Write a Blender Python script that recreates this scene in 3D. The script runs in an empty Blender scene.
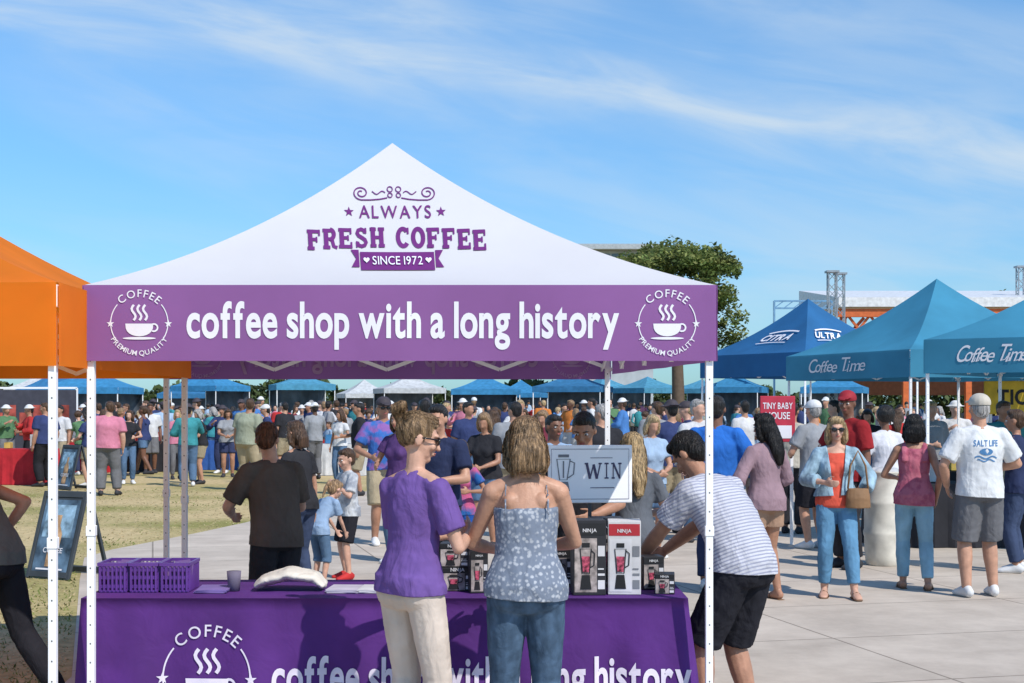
import bpy, bmesh, math, random
from mathutils import Vector, Matrix
from mathutils.bvhtree import BVHTree
random.seed(7)
scene=bpy.context.scene; COL=scene.collection
FL=1441.0; CH=1.7
rad=math.radians
def PX(px,d): return (px-512)/FL*d
def PZ(py,d): return CH+(405-py)/FL*d
# ---------------------------------------------------------------- materials
MC={}
def M(name,col,rough=.7,var=.12,vs=6,bump=.0,bs=30,metal=0,pat=None,col2=None,ps=20,trans=0,scl=(1,1,1),spec=.3,dist=.6,weave=0):
    if name in MC: return MC[name]
    m=bpy.data.materials.new(name); m.use_nodes=True; nt=m.node_tree; N=nt.nodes; L=nt.links
    b=N['Principled BSDF']; out=N['Material Output']
    b.inputs['Roughness'].default_value=rough; b.inputs['Metallic'].default_value=metal
    b.inputs['Specular IOR Level'].default_value=spec
    tc=N.new('ShaderNodeTexCoord'); mp=N.new('ShaderNodeMapping'); mp.inputs['Scale'].default_value=scl
    L.new(tc.outputs['Object'],mp.inputs['Vector'])
    nz=N.new('ShaderNodeTexNoise'); nz.inputs['Scale'].default_value=vs; nz.inputs['Detail'].default_value=5
    L.new(mp.outputs[0],nz.inputs['Vector'])
    mx=N.new('ShaderNodeMix'); mx.data_type='RGBA'
    c=Vector(col[:3])
    lo=[max(0,x*(1-var*1.6)) for x in c]; hi=[min(1,x*(1+var*1.2)) for x in c]
    mx.inputs[6].default_value=(*lo,1); mx.inputs[7].default_value=(*hi,1)
    mr=N.new('ShaderNodeMapRange'); mr.inputs[1].default_value=.3; mr.inputs[2].default_value=.7
    L.new(nz.outputs['Fac'],mr.inputs[0]); L.new(mr.outputs[0],mx.inputs[0])
    colout=mx.outputs[2]
    if pat:
        mk=None
        if pat=='stripe':
            sp=N.new('ShaderNodeSeparateXYZ'); L.new(tc.outputs['Object'],sp.inputs[0])
            a=N.new('ShaderNodeMath'); a.operation='MULTIPLY'; a.inputs[1].default_value=ps; L.new(sp.outputs[2],a.inputs[0])
            a3=N.new('ShaderNodeMath'); a3.operation='MULTIPLY_ADD'; a3.inputs[1].default_value=ps*.45; L.new(sp.outputs[1],a3.inputs[0]); L.new(a.outputs[0],a3.inputs[2])
            f=N.new('ShaderNodeMath'); f.operation='FRACT'; L.new(a3.outputs[0],f.inputs[0])
            g=N.new('ShaderNodeMath'); g.operation='LESS_THAN'; g.inputs[1].default_value=.42; L.new(f.outputs[0],g.inputs[0]); mk=g.outputs[0]
        elif pat=='floral':
            v=N.new('ShaderNodeTexVoronoi'); v.inputs['Scale'].default_value=ps; L.new(tc.outputs['Object'],v.inputs['Vector'])
            v2=N.new('ShaderNodeTexNoise'); v2.inputs['Scale'].default_value=ps*1.3; v2.inputs['Detail'].default_value=6; L.new(tc.outputs['Object'],v2.inputs['Vector'])
            ad=N.new('ShaderNodeMath'); ad.operation='MULTIPLY_ADD'; ad.inputs[1].default_value=.8; L.new(v2.outputs['Fac'],ad.inputs[0]); L.new(v.outputs['Distance'],ad.inputs[2])
            g=N.new('ShaderNodeMapRange'); g.inputs[1].default_value=.62; g.inputs[2].default_value=.88; L.new(ad.outputs[0],g.inputs[0]); mk=g.outputs[0]
        elif pat=='blotch':
            v=N.new('ShaderNodeTexNoise'); v.inputs['Scale'].default_value=ps; v.inputs['Detail'].default_value=6; L.new(tc.outputs['Object'],v.inputs['Vector'])
            g=N.new('ShaderNodeMapRange'); g.inputs[1].default_value=.45; g.inputs[2].default_value=.58; L.new(v.outputs['Fac'],g.inputs[0]); mk=g.outputs[0]
        elif pat=='holes':
            sp=N.new('ShaderNodeSeparateXYZ'); L.new(tc.outputs['Object'],sp.inputs[0])
            a=N.new('ShaderNodeMath'); a.operation='MULTIPLY'; a.inputs[1].default_value=ps; L.new(sp.outputs[2],a.inputs[0])
            f=N.new('ShaderNodeMath'); f.operation='FRACT'; L.new(a.outputs[0],f.inputs[0])
            g=N.new('ShaderNodeMath'); g.operation='LESS_THAN'; g.inputs[1].default_value=.09; L.new(f.outputs[0],g.inputs[0])
            ab=N.new('ShaderNodeMath'); ab.operation='ABSOLUTE'; L.new(sp.outputs[0],ab.inputs[0])
            h=N.new('ShaderNodeMath'); h.operation='LESS_THAN'; h.inputs[1].default_value=.0035; L.new(ab.outputs[0],h.inputs[0])
            q=N.new('ShaderNodeMath'); q.operation='MULTIPLY'; L.new(g.outputs[0],q.inputs[0]); L.new(h.outputs[0],q.inputs[1]); mk=q.outputs[0]
        m2=N.new('ShaderNodeMix'); m2.data_type='RGBA'; L.new(mk,m2.inputs[0]); L.new(colout,m2.inputs[6]); m2.inputs[7].default_value=(*col2,1)
        colout=m2.outputs[2]
    L.new(colout,b.inputs['Base Color'])
    if bump:
        n2=N.new('ShaderNodeTexNoise'); n2.inputs['Scale'].default_value=bs; n2.inputs['Detail'].default_value=3; n2.inputs['Distortion'].default_value=dist; L.new(mp.outputs[0],n2.inputs['Vector'])
        bp=N.new('ShaderNodeBump'); bp.inputs['Strength'].default_value=bump; bp.inputs['Distance'].default_value=.02
        L.new(n2.outputs['Fac'],bp.inputs['Height']); nout=bp.outputs[0]
        if weave:
            n3=N.new('ShaderNodeTexNoise'); n3.inputs['Scale'].default_value=260; n3.inputs['Detail'].default_value=2; L.new(tc.outputs['Object'],n3.inputs['Vector'])
            b2=N.new('ShaderNodeBump'); b2.inputs['Strength'].default_value=weave; b2.inputs['Distance'].default_value=.002; L.new(n3.outputs['Fac'],b2.inputs['Height']); L.new(nout,b2.inputs['Normal']); nout=b2.outputs[0]
        L.new(nout,b.inputs['Normal'])
    if trans:
        t=N.new('ShaderNodeBsdfTranslucent'); L.new(colout,t.inputs[0]); ms=N.new('ShaderNodeMixShader'); ms.inputs[0].default_value=trans
        L.new(b.outputs[0],ms.inputs[1]); L.new(t.outputs[0],ms.inputs[2]); L.new(ms.outputs[0],out.inputs[0])
    MC[name]=m; return m
def cloth(name,col,**k):
    k.setdefault('bump',.9); k.setdefault('bs',7.5); k.setdefault('rough',.92); k.setdefault('spec',.08); k.setdefault('scl',(1,1,.6)); k.setdefault('dist',1.4); k.setdefault('weave',.4)
    return M('cloth_'+name,col,**k)
def skinm(i):
    cols=[(.58,.335,.24),(.49,.265,.175),(.40,.205,.13),(.20,.095,.06),(.11,.055,.035)]
    return M('skin_%d'%i,cols[i],rough=.48,var=.12,vs=16,spec=.35,bump=.12,bs=60)
def hairm(n):
    c={'black':(.016,.013,.012),'brown':(.08,.042,.022),'lightbrown':(.29,.18,.095),'blonde':(.48,.34,.18),'grey':(.38,.36,.34),'auburn':(.17,.07,.035)}[n]
    return M('hair_'+n,c,rough=.42,var=.5,vs=95,bump=.8,bs=110,scl=(1,1,.07),spec=.4)
# ---------------------------------------------------------------- object helpers
def link(o,parent=None):
    COL.objects.link(o)
    if parent: o.parent=parent
    return o
def obj(name,me,mat=None,parent=None,loc=None,label=None,cat=None,group=None,kind=None):
    o=bpy.data.objects.new(name,me)
    if mat is not None and me is not None:
        for mm in (mat if isinstance(mat,(list,tuple)) else [mat]): me.materials.append(mm)
    link(o,parent)
    if loc is not None: o.location=loc
    if label: o['label']=label
    if cat: o['category']=cat
    if group: o['group']=group
    if kind: o['kind']=kind
    return o
def empty(name,loc,label,cat,group=None,rot=0):
    o=bpy.data.objects.new(name,None); link(o); o.location=loc; o.rotation_euler=(0,0,rot); o.empty_display_size=.1
    o['label']=label; o['category']=cat
    if group: o['group']=group
    return o
def mesh(name,v,f,smooth=False):
    me=bpy.data.meshes.new(name); me.from_pydata([tuple(x) for x in v],[],f); me.update()
    if smooth:
        me.polygons.foreach_set('use_smooth',[True]*len(me.polygons))
    return me
class B:
    def __init__(s): s.v=[]; s.f=[]
    def loft(s,pts,rads,ref=None,n=12,cap=.5):
        pts=[Vector(p) for p in pts]; m=len(pts)
        dirn=(pts[-1]-pts[0]).normalized()
        r=Vector(ref) if ref is not None else Vector((1,0,0))
        if abs(dirn.dot(r))>.85: r=Vector((0,0,1)) if abs(dirn.z)<.7 else Vector((0,1,0))
        base=len(s.v); T=[]
        for i,p in enumerate(pts):
            t=(pts[min(i+1,m-1)]-pts[max(i-1,0)]).normalized(); T.append(t)
            a=(r-t*t.dot(r)).normalized(); b=t.cross(a)
            q=rads[i] if isinstance(rads,(list,tuple)) else rads
            ra,rb=(q if isinstance(q,(list,tuple)) else (q,q))
            for k in range(n):
                an=2*math.pi*k/n
                s.v.append(p+a*(ra*math.cos(an))+b*(rb*math.sin(an)))
        for i in range(m-1):
            for k in range(n):
                s.f.append((base+i*n+k,base+i*n+(k+1)%n,base+(i+1)*n+(k+1)%n,base+(i+1)*n+k))
        def mn(q): return min(q) if isinstance(q,(list,tuple)) else q
        r0=mn(rads[0] if isinstance(rads,(list,tuple)) else rads); r1=mn(rads[-1] if isinstance(rads,(list,tuple)) else rads)
        c0=len(s.v); s.v.append(pts[0]-T[0]*r0*cap); s.v.append(pts[-1]+T[-1]*r1*cap)
        for k in range(n):
            s.f.append((c0,base+(k+1)%n,base+k)); s.f.append((c0+1,base+(m-1)*n+k,base+(m-1)*n+(k+1)%n))
    def ell(s,c,r,Mx=None,n=14,m=9):
        c=Vector(c); r=r if isinstance(r,(list,tuple)) else (r,r,r)
        base=len(s.v)
        def tr(p):
            p=Vector((p[0]*r[0],p[1]*r[1],p[2]*r[2]))+c
            return Mx@p if Mx is not None else p
        s.v.append(tr((0,0,1)))
        for j in range(1,m):
            th=math.pi*j/m
            for k in range(n):
                ph=2*math.pi*k/n; s.v.append(tr((math.sin(th)*math.cos(ph),math.sin(th)*math.sin(ph),math.cos(th))))
        s.v.append(tr((0,0,-1))); e=len(s.v)-1
        for k in range(n): s.f.append((base,base+1+k,base+1+(k+1)%n)); s.f.append((e,e-n+(k+1)%n,e-n+k))
        for j in range(m-2):
            for k in range(n):
                a=base+1+j*n; s.f.append((a+k,a+n+k,a+n+(k+1)%n,a+(k+1)%n))
    def box(s,c,d,Mx=None):
        c=Vector(c); base=len(s.v)
        for x in(-.5,.5):
            for y in(-.5,.5):
                for z in(-.5,.5):
                    p=c+Vector((x*d[0],y*d[1],z*d[2])); s.v.append(Mx@p if Mx is not None else p)
        for q in((0,1,3,2),(4,6,7,5),(0,4,5,1),(2,3,7,6),(0,2,6,4),(1,5,7,3)): s.f.append(tuple(base+i for i in q))
    def bar(s,a,b,w,h=None):
        a=Vector(a); b=Vector(b); h=h or w; t=(b-a).normalized(); r=Vector((0,0,1)) if abs(t.z)<.9 else Vector((1,0,0))
        x=t.cross(r).normalized(); y=x.cross(t); base=len(s.v)
        for p in(a,b):
            for i,j in((-1,-1),(1,-1),(1,1),(-1,1)): s.v.append(p+x*(i*w/2)+y*(j*h/2))
        for q in((0,3,2,1),(4,5,6,7),(0,1,5,4),(1,2,6,5),(2,3,7,6),(3,0,4,7)): s.f.append(tuple(base+i for i in q))
    def me(s,name,smooth=False): return mesh(name,s.v,s.f,smooth)
def bevel(me,w=.005,seg=2):
    bm=bmesh.new(); bm.from_mesh(me); bmesh.ops.recalc_face_normals(bm,faces=bm.faces)
    bmesh.ops.bevel(bm,geom=bm.edges[:],offset=w,segments=seg,affect='EDGES',profile=.5); bm.to_mesh(me); bm.free(); return me
def clip(me,co,no,cut=None):
    bm=bmesh.new(); bm.from_mesh(me)
    if co is not None: bmesh.ops.bisect_plane(bm,geom=bm.verts[:]+bm.edges[:]+bm.faces[:],plane_co=co,plane_no=no,clear_outer=False,clear_inner=True)
    if cut:
        for co2,no2 in cut[0]: bmesh.ops.bisect_plane(bm,geom=bm.verts[:]+bm.edges[:]+bm.faces[:],plane_co=co2,plane_no=no2)
        dl=[f for f in bm.faces if cut[1](f.calc_center_median())]; bmesh.ops.delete(bm,geom=dl,context='FACES')
    bm.to_mesh(me); bm.free()
    me.polygons.foreach_set('use_smooth',[True]*len(me.polygons)); return me
texs={}
def remesh(b,vox,smooth=2,disp=0,dscale=.1):
    me=b.me('tmp'); o=bpy.data.objects.new('tmp',me); COL.objects.link(o)
    r=o.modifiers.new('r','REMESH'); r.mode='VOXEL'; r.voxel_size=vox
    if smooth: s=o.modifiers.new('s','SMOOTH'); s.factor=.5; s.iterations=smooth
    if disp:
        if dscale not in texs:
            t=bpy.data.textures.new('n%s'%dscale,'CLOUDS'); t.noise_scale=dscale; t.noise_depth=2; texs[dscale]=t
        d=o.modifiers.new('d','DISPLACE'); d.texture=texs[dscale]; d.strength=disp; d.mid_level=.5; d.texture_coords='LOCAL'
    dg=bpy.context.evaluated_depsgraph_get(); dg.update()
    out=bpy.data.meshes.new_from_object(o.evaluated_get(dg),depsgraph=dg)
    bpy.data.objects.remove(o); bpy.data.meshes.remove(me)
    out.polygons.foreach_set('use_smooth',[True]*len(out.polygons)); out.materials.clear()
    return out
# ---------------------------------------------------------------- 2D art / lettering
GL={}
def glyph(ch,bold):
    k=(ch,bold)
    if k in GL: return GL[k]
    cu=bpy.data.curves.new('g','FONT'); cu.body=ch; cu.size=1; cu.offset=bold; cu.resolution_u=5
    o=bpy.data.objects.new('g',cu); COL.objects.link(o)
    dg=bpy.context.evaluated_depsgraph_get(); dg.update()
    me=bpy.data.meshes.new_from_object(o.evaluated_get(dg),depsgraph=dg)
    v=[(p.co.x,p.co.y) for p in me.vertices]; f=[tuple(p.vertices) for p in me.polygons]
    bpy.data.objects.remove(o); bpy.data.meshes.remove(me)
    x0=min([p[0] for p in v] or [0]); x1=max([p[0] for p in v] or [0])
    GL[k]=(v,f,x0,x1); return GL[k]
class Art:
    def __init__(s): s.v=[]; s.f=[]; s.n=0
    def add(s,v,f):
        z=(s.n%6)*.0003; b=len(s.v); s.v+=[(x,y,z) for x,y in v]; s.f+=[tuple(b+i for i in q) for q in f]
    def text(s,t,x,y,size,fit=None,xs=1,gap=.08,bold=0,align='c',arc=None,slant=0):
        s.n+=1; items=[]; cur=0
        for ch in t:
            if ch==' ': cur+=.24; continue
            v,f,a,b=glyph(ch,bold); items.append((v,f,a,b,cur)); cur+=(b-a)+gap
        W=(cur-gap)*size
        if fit: xs=fit/W
        W*=xs
        off={'c':-W/2,'l':0,'r':-W}[align]
        for v,f,a,b,c in items:
            if arc:
                cx,cy,R,a0,sg=arc; mid=off+(c+(b-a)/2)*size*xs
                th=a0-sg*mid/R; ux=(math.sin(th)*sg,-math.cos(th)*sg); uy=(math.cos(th)*sg,math.sin(th)*sg)
                bx=cx+R*math.cos(th); by=cy+R*math.sin(th)
                s.add([(bx+((p-a-(b-a)/2)*size*xs)*ux[0]+q*size*uy[0], by+((p-a-(b-a)/2)*size*xs)*ux[1]+q*size*uy[1]) for p,q in v],f)
            else:
                s.add([(x+off+(p-a+c)*size*xs+slant*q*size,y+q*size) for p,q in v],f)
    def stroke(s,pts,w,closed=False):
        s.n+=1; n=len(pts); v=[]; 
        for i in range(n):
            if closed: a=pts[i-1]; b=pts[(i+1)%n]
            else: a=pts[max(i-1,0)]; b=pts[min(i+1,n-1)]
            dx,dy=b[0]-a[0],b[1]-a[1]; l=math.hypot(dx,dy) or 1; nx,ny=-dy/l,dx/l
            v+=[(pts[i][0]+nx*w/2,pts[i][1]+ny*w/2),(pts[i][0]-nx*w/2,pts[i][1]-ny*w/2)]
        f=[(2*i,2*i+1,2*i+3,2*i+2) for i in range(n-1)]
        if closed: f.append((2*n-2,2*n-1,1,0))
        s.add(v,f)
    def poly(s,pts): s.n+=1; s.add(pts,[tuple(range(len(pts)))])
    def grid(s,fn,nx,ny):
        s.n+=1; v=[fn(i/nx,j/ny) for j in range(ny+1) for i in range(nx+1)]
        s.add(v,[(j*(nx+1)+i,j*(nx+1)+i+1,(j+1)*(nx+1)+i+1,(j+1)*(nx+1)+i) for j in range(ny) for i in range(nx)])
    def circ(s,x,y,r,w,a0=0,a1=360,ry=None,n=32):
        ry=ry or r; cl=(a1-a0)>=360
        P=[(x+r*math.cos(rad(a0+(a1-a0)*i/n)),y+ry*math.sin(rad(a0+(a1-a0)*i/n))) for i in range(n if cl else n+1)]
        s.stroke(P,w,cl)
    def disc(s,x,y,r,ry=None,n=20): s.poly([(x+r*math.cos(2*math.pi*i/n),y+(ry or r)*math.sin(2*math.pi*i/n)) for i in range(n)])
    def star(s,x,y,r): s.poly([(x+(r if i%2==0 else r*.4)*math.cos(math.pi/2+math.pi*i/5),y+(r if i%2==0 else r*.4)*math.sin(math.pi/2+math.pi*i/5)) for i in range(10)])
    def heart(s,x,y,r): s.poly([(x+r*.06*16*math.sin(t)**3,y+r*.06*(13*math.cos(t)-5*math.cos(2*t)-2*math.cos(3*t)-math.cos(4*t))) for t in [2*math.pi*i/24 for i in range(24)]])
    def rect(s,x0,y0,x1,y1): s.poly([(x0,y0),(x1,y0),(x1,y1),(x0,y1)])
    def obj(s,name,fn,mat,parent=None,label=None):
        v=[fn(*p) for p in s.v]; 
        return obj(name,mesh(name,v,s.f),mat,parent,label=label)
def planefn(O,U,V,off=.004):
    O=Vector(O); U=Vector(U).normalized(); V=Vector(V).normalized(); Nn=U.cross(V)
    return lambda x,y,z: O+U*x+V*y+Nn*(off+z)
def logo(a,cx,cy,R):
    for a0,a1 in((-38,40),(140,218)): a.circ(cx,cy,R*.86,R*.03,a0,a1,n=14)
    a.text('COFFEE',0,0,R*.33,bold=.006,gap=.14,arc=(cx,cy,R*.78,math.pi/2,1))
    a.text('PREMIUM QUALITY',0,0,R*.215,bold=.008,gap=.16,arc=(cx,cy,R*.98,-math.pi/2,-1))
    for sx in(-1,1): a.star(cx+sx*R*.87,cy-R*.02,R*.12)
    n=12; P=[(cx-R*.42*math.cos(math.pi*i/n),cy-R*.02-R*.38*(math.sin(math.pi*i/n)**.7)) for i in range(n+1)]
    a.poly(P); a.circ(cx+R*.44,cy-R*.14,R*.11,R*.05,-120,120,n=10)
    a.disc(cx,cy-R*.46,R*.5,R*.04)
    for k in(-1,0,1):
        a.stroke([(cx+k*R*.17+R*.06*math.sin(i*.8),cy+R*(.08+i*.058)) for i in range(9)],R*.07)
def slab(a,ch,x,y,h,w,tk=1.0,cap=.92):
    def P(pts): return [(x+p*w,y+q*h) for p,q in pts]
    t=.17*h*tk; T=.30*w*tk; hi=1-t/h/2; lo=t/h/2
    def ln(p,q,ww): a.stroke(P([p,q]),ww)
    def arc(cx,cy,rx,ry,a0,a1,ww,n=18): a.stroke([(x+(cx+rx*math.cos(rad(a0+(a1-a0)*i/n)))*w,y+(cy+ry*math.sin(rad(a0+(a1-a0)*i/n)))*h) for i in range(n+1)],ww)
    if ch in'FRE':
        ln((.24,0),(.24,1),T); ln((.02,hi),(.88 if ch!='R' else .58,hi),t); ln((.02,lo),(.50 if ch!='E' else .90,lo),t)
    if ch in'FE': ln((.24,.52),(.66,.52),t*.9); ln((.85,1),(.85,.70),T*.42); ln((.66,.38),(.66,.66),T*.38)
    if ch=='E': ln((.87,0),(.87,.32),T*.42)
    if ch=='R': arc(.54,.73,.24,.23,90,-90,T*.9); ln((.24,.5),(.55,.5),t*.8); a.stroke(P([(.50,.5),(.66,.42),(.74,lo+.06),(.98,lo)]),T*.8)
    if ch=='H':
        for xx in(.22,.78): ln((xx,0),(xx,1),T*.95); ln((xx-.21,hi),(xx+.21,hi),t); ln((xx-.21,lo),(xx+.21,lo),t)
        ln((.22,.5),(.78,.5),t*.9)
    if ch=='O': arc(.5,.5,.35,.43,0,360,T,28)
    if ch=='C': arc(.52,.5,.36,.43,42,318,T,22); ln((.86,.98),(.86,.66),T*.45)
    if ch=='S':
        pts=[(.76,.74),(.68,.87),(.50,.925),(.30,.87),(.22,.72),(.32,.60),(.52,.51),(.72,.41),(.80,.27),(.70,.13),(.50,.075),(.28,.13),(.20,.28)]
        a.stroke(P(pts),T*.85); ln((.79,.99),(.79,.70),T*.42); ln((.17,.01),(.17,.32),T*.42)
    if ch=='W':
        for q,r_,ww in(((.06,1),(.28,0),T),((.28,0),(.5,.9),T*.5),((.5,.9),(.72,0),T),((.72,0),(.94,1),T*.5)): ln(q,r_,ww)
        for xx in(.06,.94): ln((xx-.12,hi),(xx+.10,hi),t)
    if ch=='I': ln((.5,0),(.5,1),T); ln((.22,hi),(.78,hi),t); ln((.22,lo),(.78,lo),t)
    if ch=='N':
        ln((.2,0),(.2,1),T*.5); ln((.8,0),(.8,1),T*.5); ln((.2,1),(.8,0),T); ln((.02,hi),(.28,hi),t); ln((.05,lo),(.35,lo),t); ln((.65,hi),(.95,hi),t)
# ---------------------------------------------------------------- people
def lerpT(tab,t):
    for i in range(len(tab)-1):
        if t<=tab[i+1][0]:
            a,b=tab[i],tab[i+1]; u=(t-a[0])/(b[0]-a[0]); return a[1]+(b[1]-a[1])*max(0,min(1,u))
    return tab[-1][1]
def IK(S,W,l1,l2,pole):
    S=Vector(S); W=Vector(W); d=W-S; L=d.length
    mx=(l1+l2)*.995
    if L>mx: W=S+d*(mx/L); d=W-S; L=mx
    t=d.normalized(); a=(l1*l1-l2*l2+L*L)/(2*L); h=math.sqrt(max(0,l1*l1-a*a))
    p=Vector(pole); p=(p-t*p.dot(t)).normalized()
    return S+t*a+p*h,W
class Sk: pass
def skel(p):
    s=Sk(); f=p.get('sex','m')=='f'; s.f=f; fat=p.get('fat',1.0); s.fat=fat
    lean=rad(p.get('lean',2)); sd=rad(p.get('side',0)); tw=rad(p.get('twist',0))
    hp=p.get('hips',(0,0,0)); s.P0=Vector((hp[0],hp[1],.95+hp[2]))
    offs=[0,.08,.15,.25,.35,.44,.50,.60]; fr=[.3,.55,.8,1,1,.95,.8]
    pts=[s.P0]
    for i in range(7):
        k=fr[i]; d=Vector((math.sin(sd*k),math.sin(lean*k),math.cos(lean*k)*math.cos(sd*k))).normalized(); pts.append(pts[-1]+d*(offs[i+1]-offs[i]))
    def sp(o):
        if o<=0: return s.P0+Vector((0,0,o))
        for i in range(7):
            if o<=offs[i+1]: return pts[i].lerp(pts[i+1],(o-offs[i])/(offs[i+1]-offs[i]))
        return pts[-1]
    s.sp=sp
    s.A=lambda o: Vector((math.cos(tw*max(0,min(1,o/.4))),math.sin(tw*max(0,min(1,o/.4))),0))
    def fwd(o):
        t=(sp(o+.02)-sp(o-.02)).normalized(); a=s.A(o); a=(a-t*t.dot(a)).normalized(); return t.cross(a),t,a
    s.fwd=fwd
    if f: s.rings=[(-.12,.10,.085,0),(-.07,.165,.115,-.005),(0,.172,.120,-.008),(.07,.152,.108,0),(.14,.126,.096,.005),(.2,.122,.096,.008),(.28,.136,.108,.012),(.35,.145,.105,.008),(.42,.14,.085,0),(.465,.10,.068,-.005),(.50,.055,.052,-.005)]
    else: s.rings=[(-.12,.10,.085,0),(-.07,.155,.11,0),(0,.165,.118,0),(.07,.16,.118,.008),(.14,.158,.118,.012),(.22,.162,.118,.01),(.3,.172,.12,.008),(.37,.178,.115,.003),(.43,.165,.095,-.003),(.47,.115,.075,-.005),(.50,.065,.06,-.005)]
    def rr(o,a,b,e): 
        k=fat if o<.4 else 1+(fat-1)*.3
        return (a*(1+(k-1)*.8)+e,b*k+e)
    s.rr=rr
    sw=.158 if f else .185
    s.sh={}; s.el={}; s.wr={}; s.hip={}; s.kn={}; s.an={}
    for sg,n in((1,'R'),(-1,'L')):
        fo,t,a=fwd(.43); S=sp(.435)+a*(sg*sw); s.sh[n]=S
        w=p.get('arm'+n); pole=p.get('pole'+n,(sg*.5,-1,-.5))
        if w is None: w=(sg*.25,.04,.86); pole=(sg*.4,-1,0)
        s.el[n],s.wr[n]=IK(S,w,.285,.25,pole)
        h=s.P0+Vector((sg*.088,0,-.04)); s.hip[n]=h
        an=Vector(p.get('foot'+n,(sg*.10,0,.085)))
        s.kn[n],s.an[n]=IK(h,an,.435,.405,p.get('knee'+n,(sg*.08,1,0)))
    armt=[(0,.048),(.2,.046),(.5,.041),(.95,.032),(1.0,.032),(1.3,.035),(1.7,.027),(2,.022)] if f else [(0,.058),(.2,.056),(.5,.051),(.95,.039),(1,.039),(1.3,.043),(1.7,.034),(2,.027)]
    legt=[(0,.092),(.5,.078),(.95,.056),(1,.055),(1.3,.058),(1.6,.046),(2,.035)] if f else [(0,.092),(.5,.080),(.95,.060),(1,.058),(1.3,.064),(1.6,.05),(2,.040)]
    k=1+(fat-1)*.6
    s.ar=lambda t: lerpT(armt,t)*k; s.lr=lambda t: lerpT(legt,t)*k
    s.apt=lambda n,t: s.sh[n].lerp(s.el[n],t) if t<=1 else s.el[n].lerp(s.wr[n],t-1)
    s.lpt=lambda n,t: s.hip[n].lerp(s.kn[n],t) if t<=1 else s.kn[n].lerp(s.an[n],t-1)
    fo,t,a=fwd(.55)
    s.hc=sp(.60)+t*.075+fo*.018
    s.HM=Matrix.Translation(s.hc)@Matrix.Rotation(rad(p.get('hyaw',0))+tw,4,'Z')@Matrix.Rotation(-rad(p.get('hpitch',5)),4,'X')@Matrix.Rotation(rad(p.get('htilt',0)),4,'Y')@Matrix.Scale(p.get('hs',1),4)
    return s
def tube(b,ptf,rf,t0,t1,e0,e1,n=12):
    def seg(a,c):
        k=5; ts=[a+(c-a)*i/k for i in range(k+1)]
        b.loft([ptf(t) for t in ts],[rf(t)+e0+(e1-e0)*(t-t0)/(t1-t0) for t in ts],n=n,cap=.15)
    if t1<=1: seg(t0,t1)
    else: seg(t0,1); b.ell(ptf(1),rf(1)+e0+(e1-e0)*(1-t0)/(t1-t0)); seg(1,t1)
def torso(b,s,o0,o1,e0,e1):
    pts=[];rr=[]
    R=s.rings
    ks=[r for r in R if o0<=r[0]<=o1]
    def at(o):
        for i in range(len(R)-1):
            if R[i][0]<=o<=R[i+1][0]:
                u=(o-R[i][0])/(R[i+1][0]-R[i][0]); return (o,)+tuple(R[i][j]+(R[i+1][j]-R[i][j])*u for j in(1,2,3))
        return ((o,R[1][1],R[1][2],R[1][3]) if o<R[0][0] else R[-1])
    if not ks or ks[0][0]>o0+.01: ks=[at(o0)]+ks
    if ks[-1][0]<o1-.01: ks=ks+[at(o1)]
    for o,a,bb,fw in ks:
        if e0>.02 and o<-.08: a,bb=R[1][1],R[1][2]
        fo,t,ax=s.fwd(o); pts.append(s.sp(o)+fo*fw); e=e0+(e1-e0)*(o-o0)/(o1-o0); rr.append(s.rr(o,a,bb,e))
    b.loft(pts,rr,ref=s.A(.3) if o1>.2 else (1,0,0),n=20,cap=.15)
def hand(b,s,n,curl=25,pn=None):
    W=s.wr[n]; d=(W-s.el[n]).normalized(); sg=1 if n=='R' else -1
    pn=Vector(pn) if pn else Vector((-sg,0,.0))
    if abs(pn.dot(d))>.8: pn=Vector((0,0,-1))
    pn=(pn-d*pn.dot(d)).normalized(); lat=d.cross(pn).normalized()
    if lat.dot(Vector((0,1,0.4)))<0: lat=-lat
    k=.92 if s.f else 1.0
    b.loft([W-d*.01,W+d*.03*k,W+d*.06*k,W+d*.09*k],[(.022,.02),(.034,.017),(.040,.016),(.037,.013)],ref=lat)
    for i,(o,ln) in enumerate(((-.030,.062),(-.010,.075),(.010,.083),(.030,.075))):
        q=W+d*.085*k+lat*o*k*1.05
        P=[q-d*.02]; 
        P.append(q)
        for fr,st in((.45,1),(.32,2),(.23,2.8)):
            an=rad(curl)*st*.75; q=q+(d*math.cos(an)+pn*math.sin(an)+lat*o*.8)*(ln*fr*k); P.append(q)
        b.loft(P,[.009,.009,.0085,.008,.0065],n=8)
    q=W+d*.025+lat*.028; P=[q]
    for vv in((.55,.75,.15),(.85,.4,.3),(.95,.15,.35)):
        q=q+(d*vv[0]+lat*vv[1]+pn*vv[2]).normalized()*.030*k; P.append(q)
    b.loft(P,[.012,.011,.0095,.0075],n=8)
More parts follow.
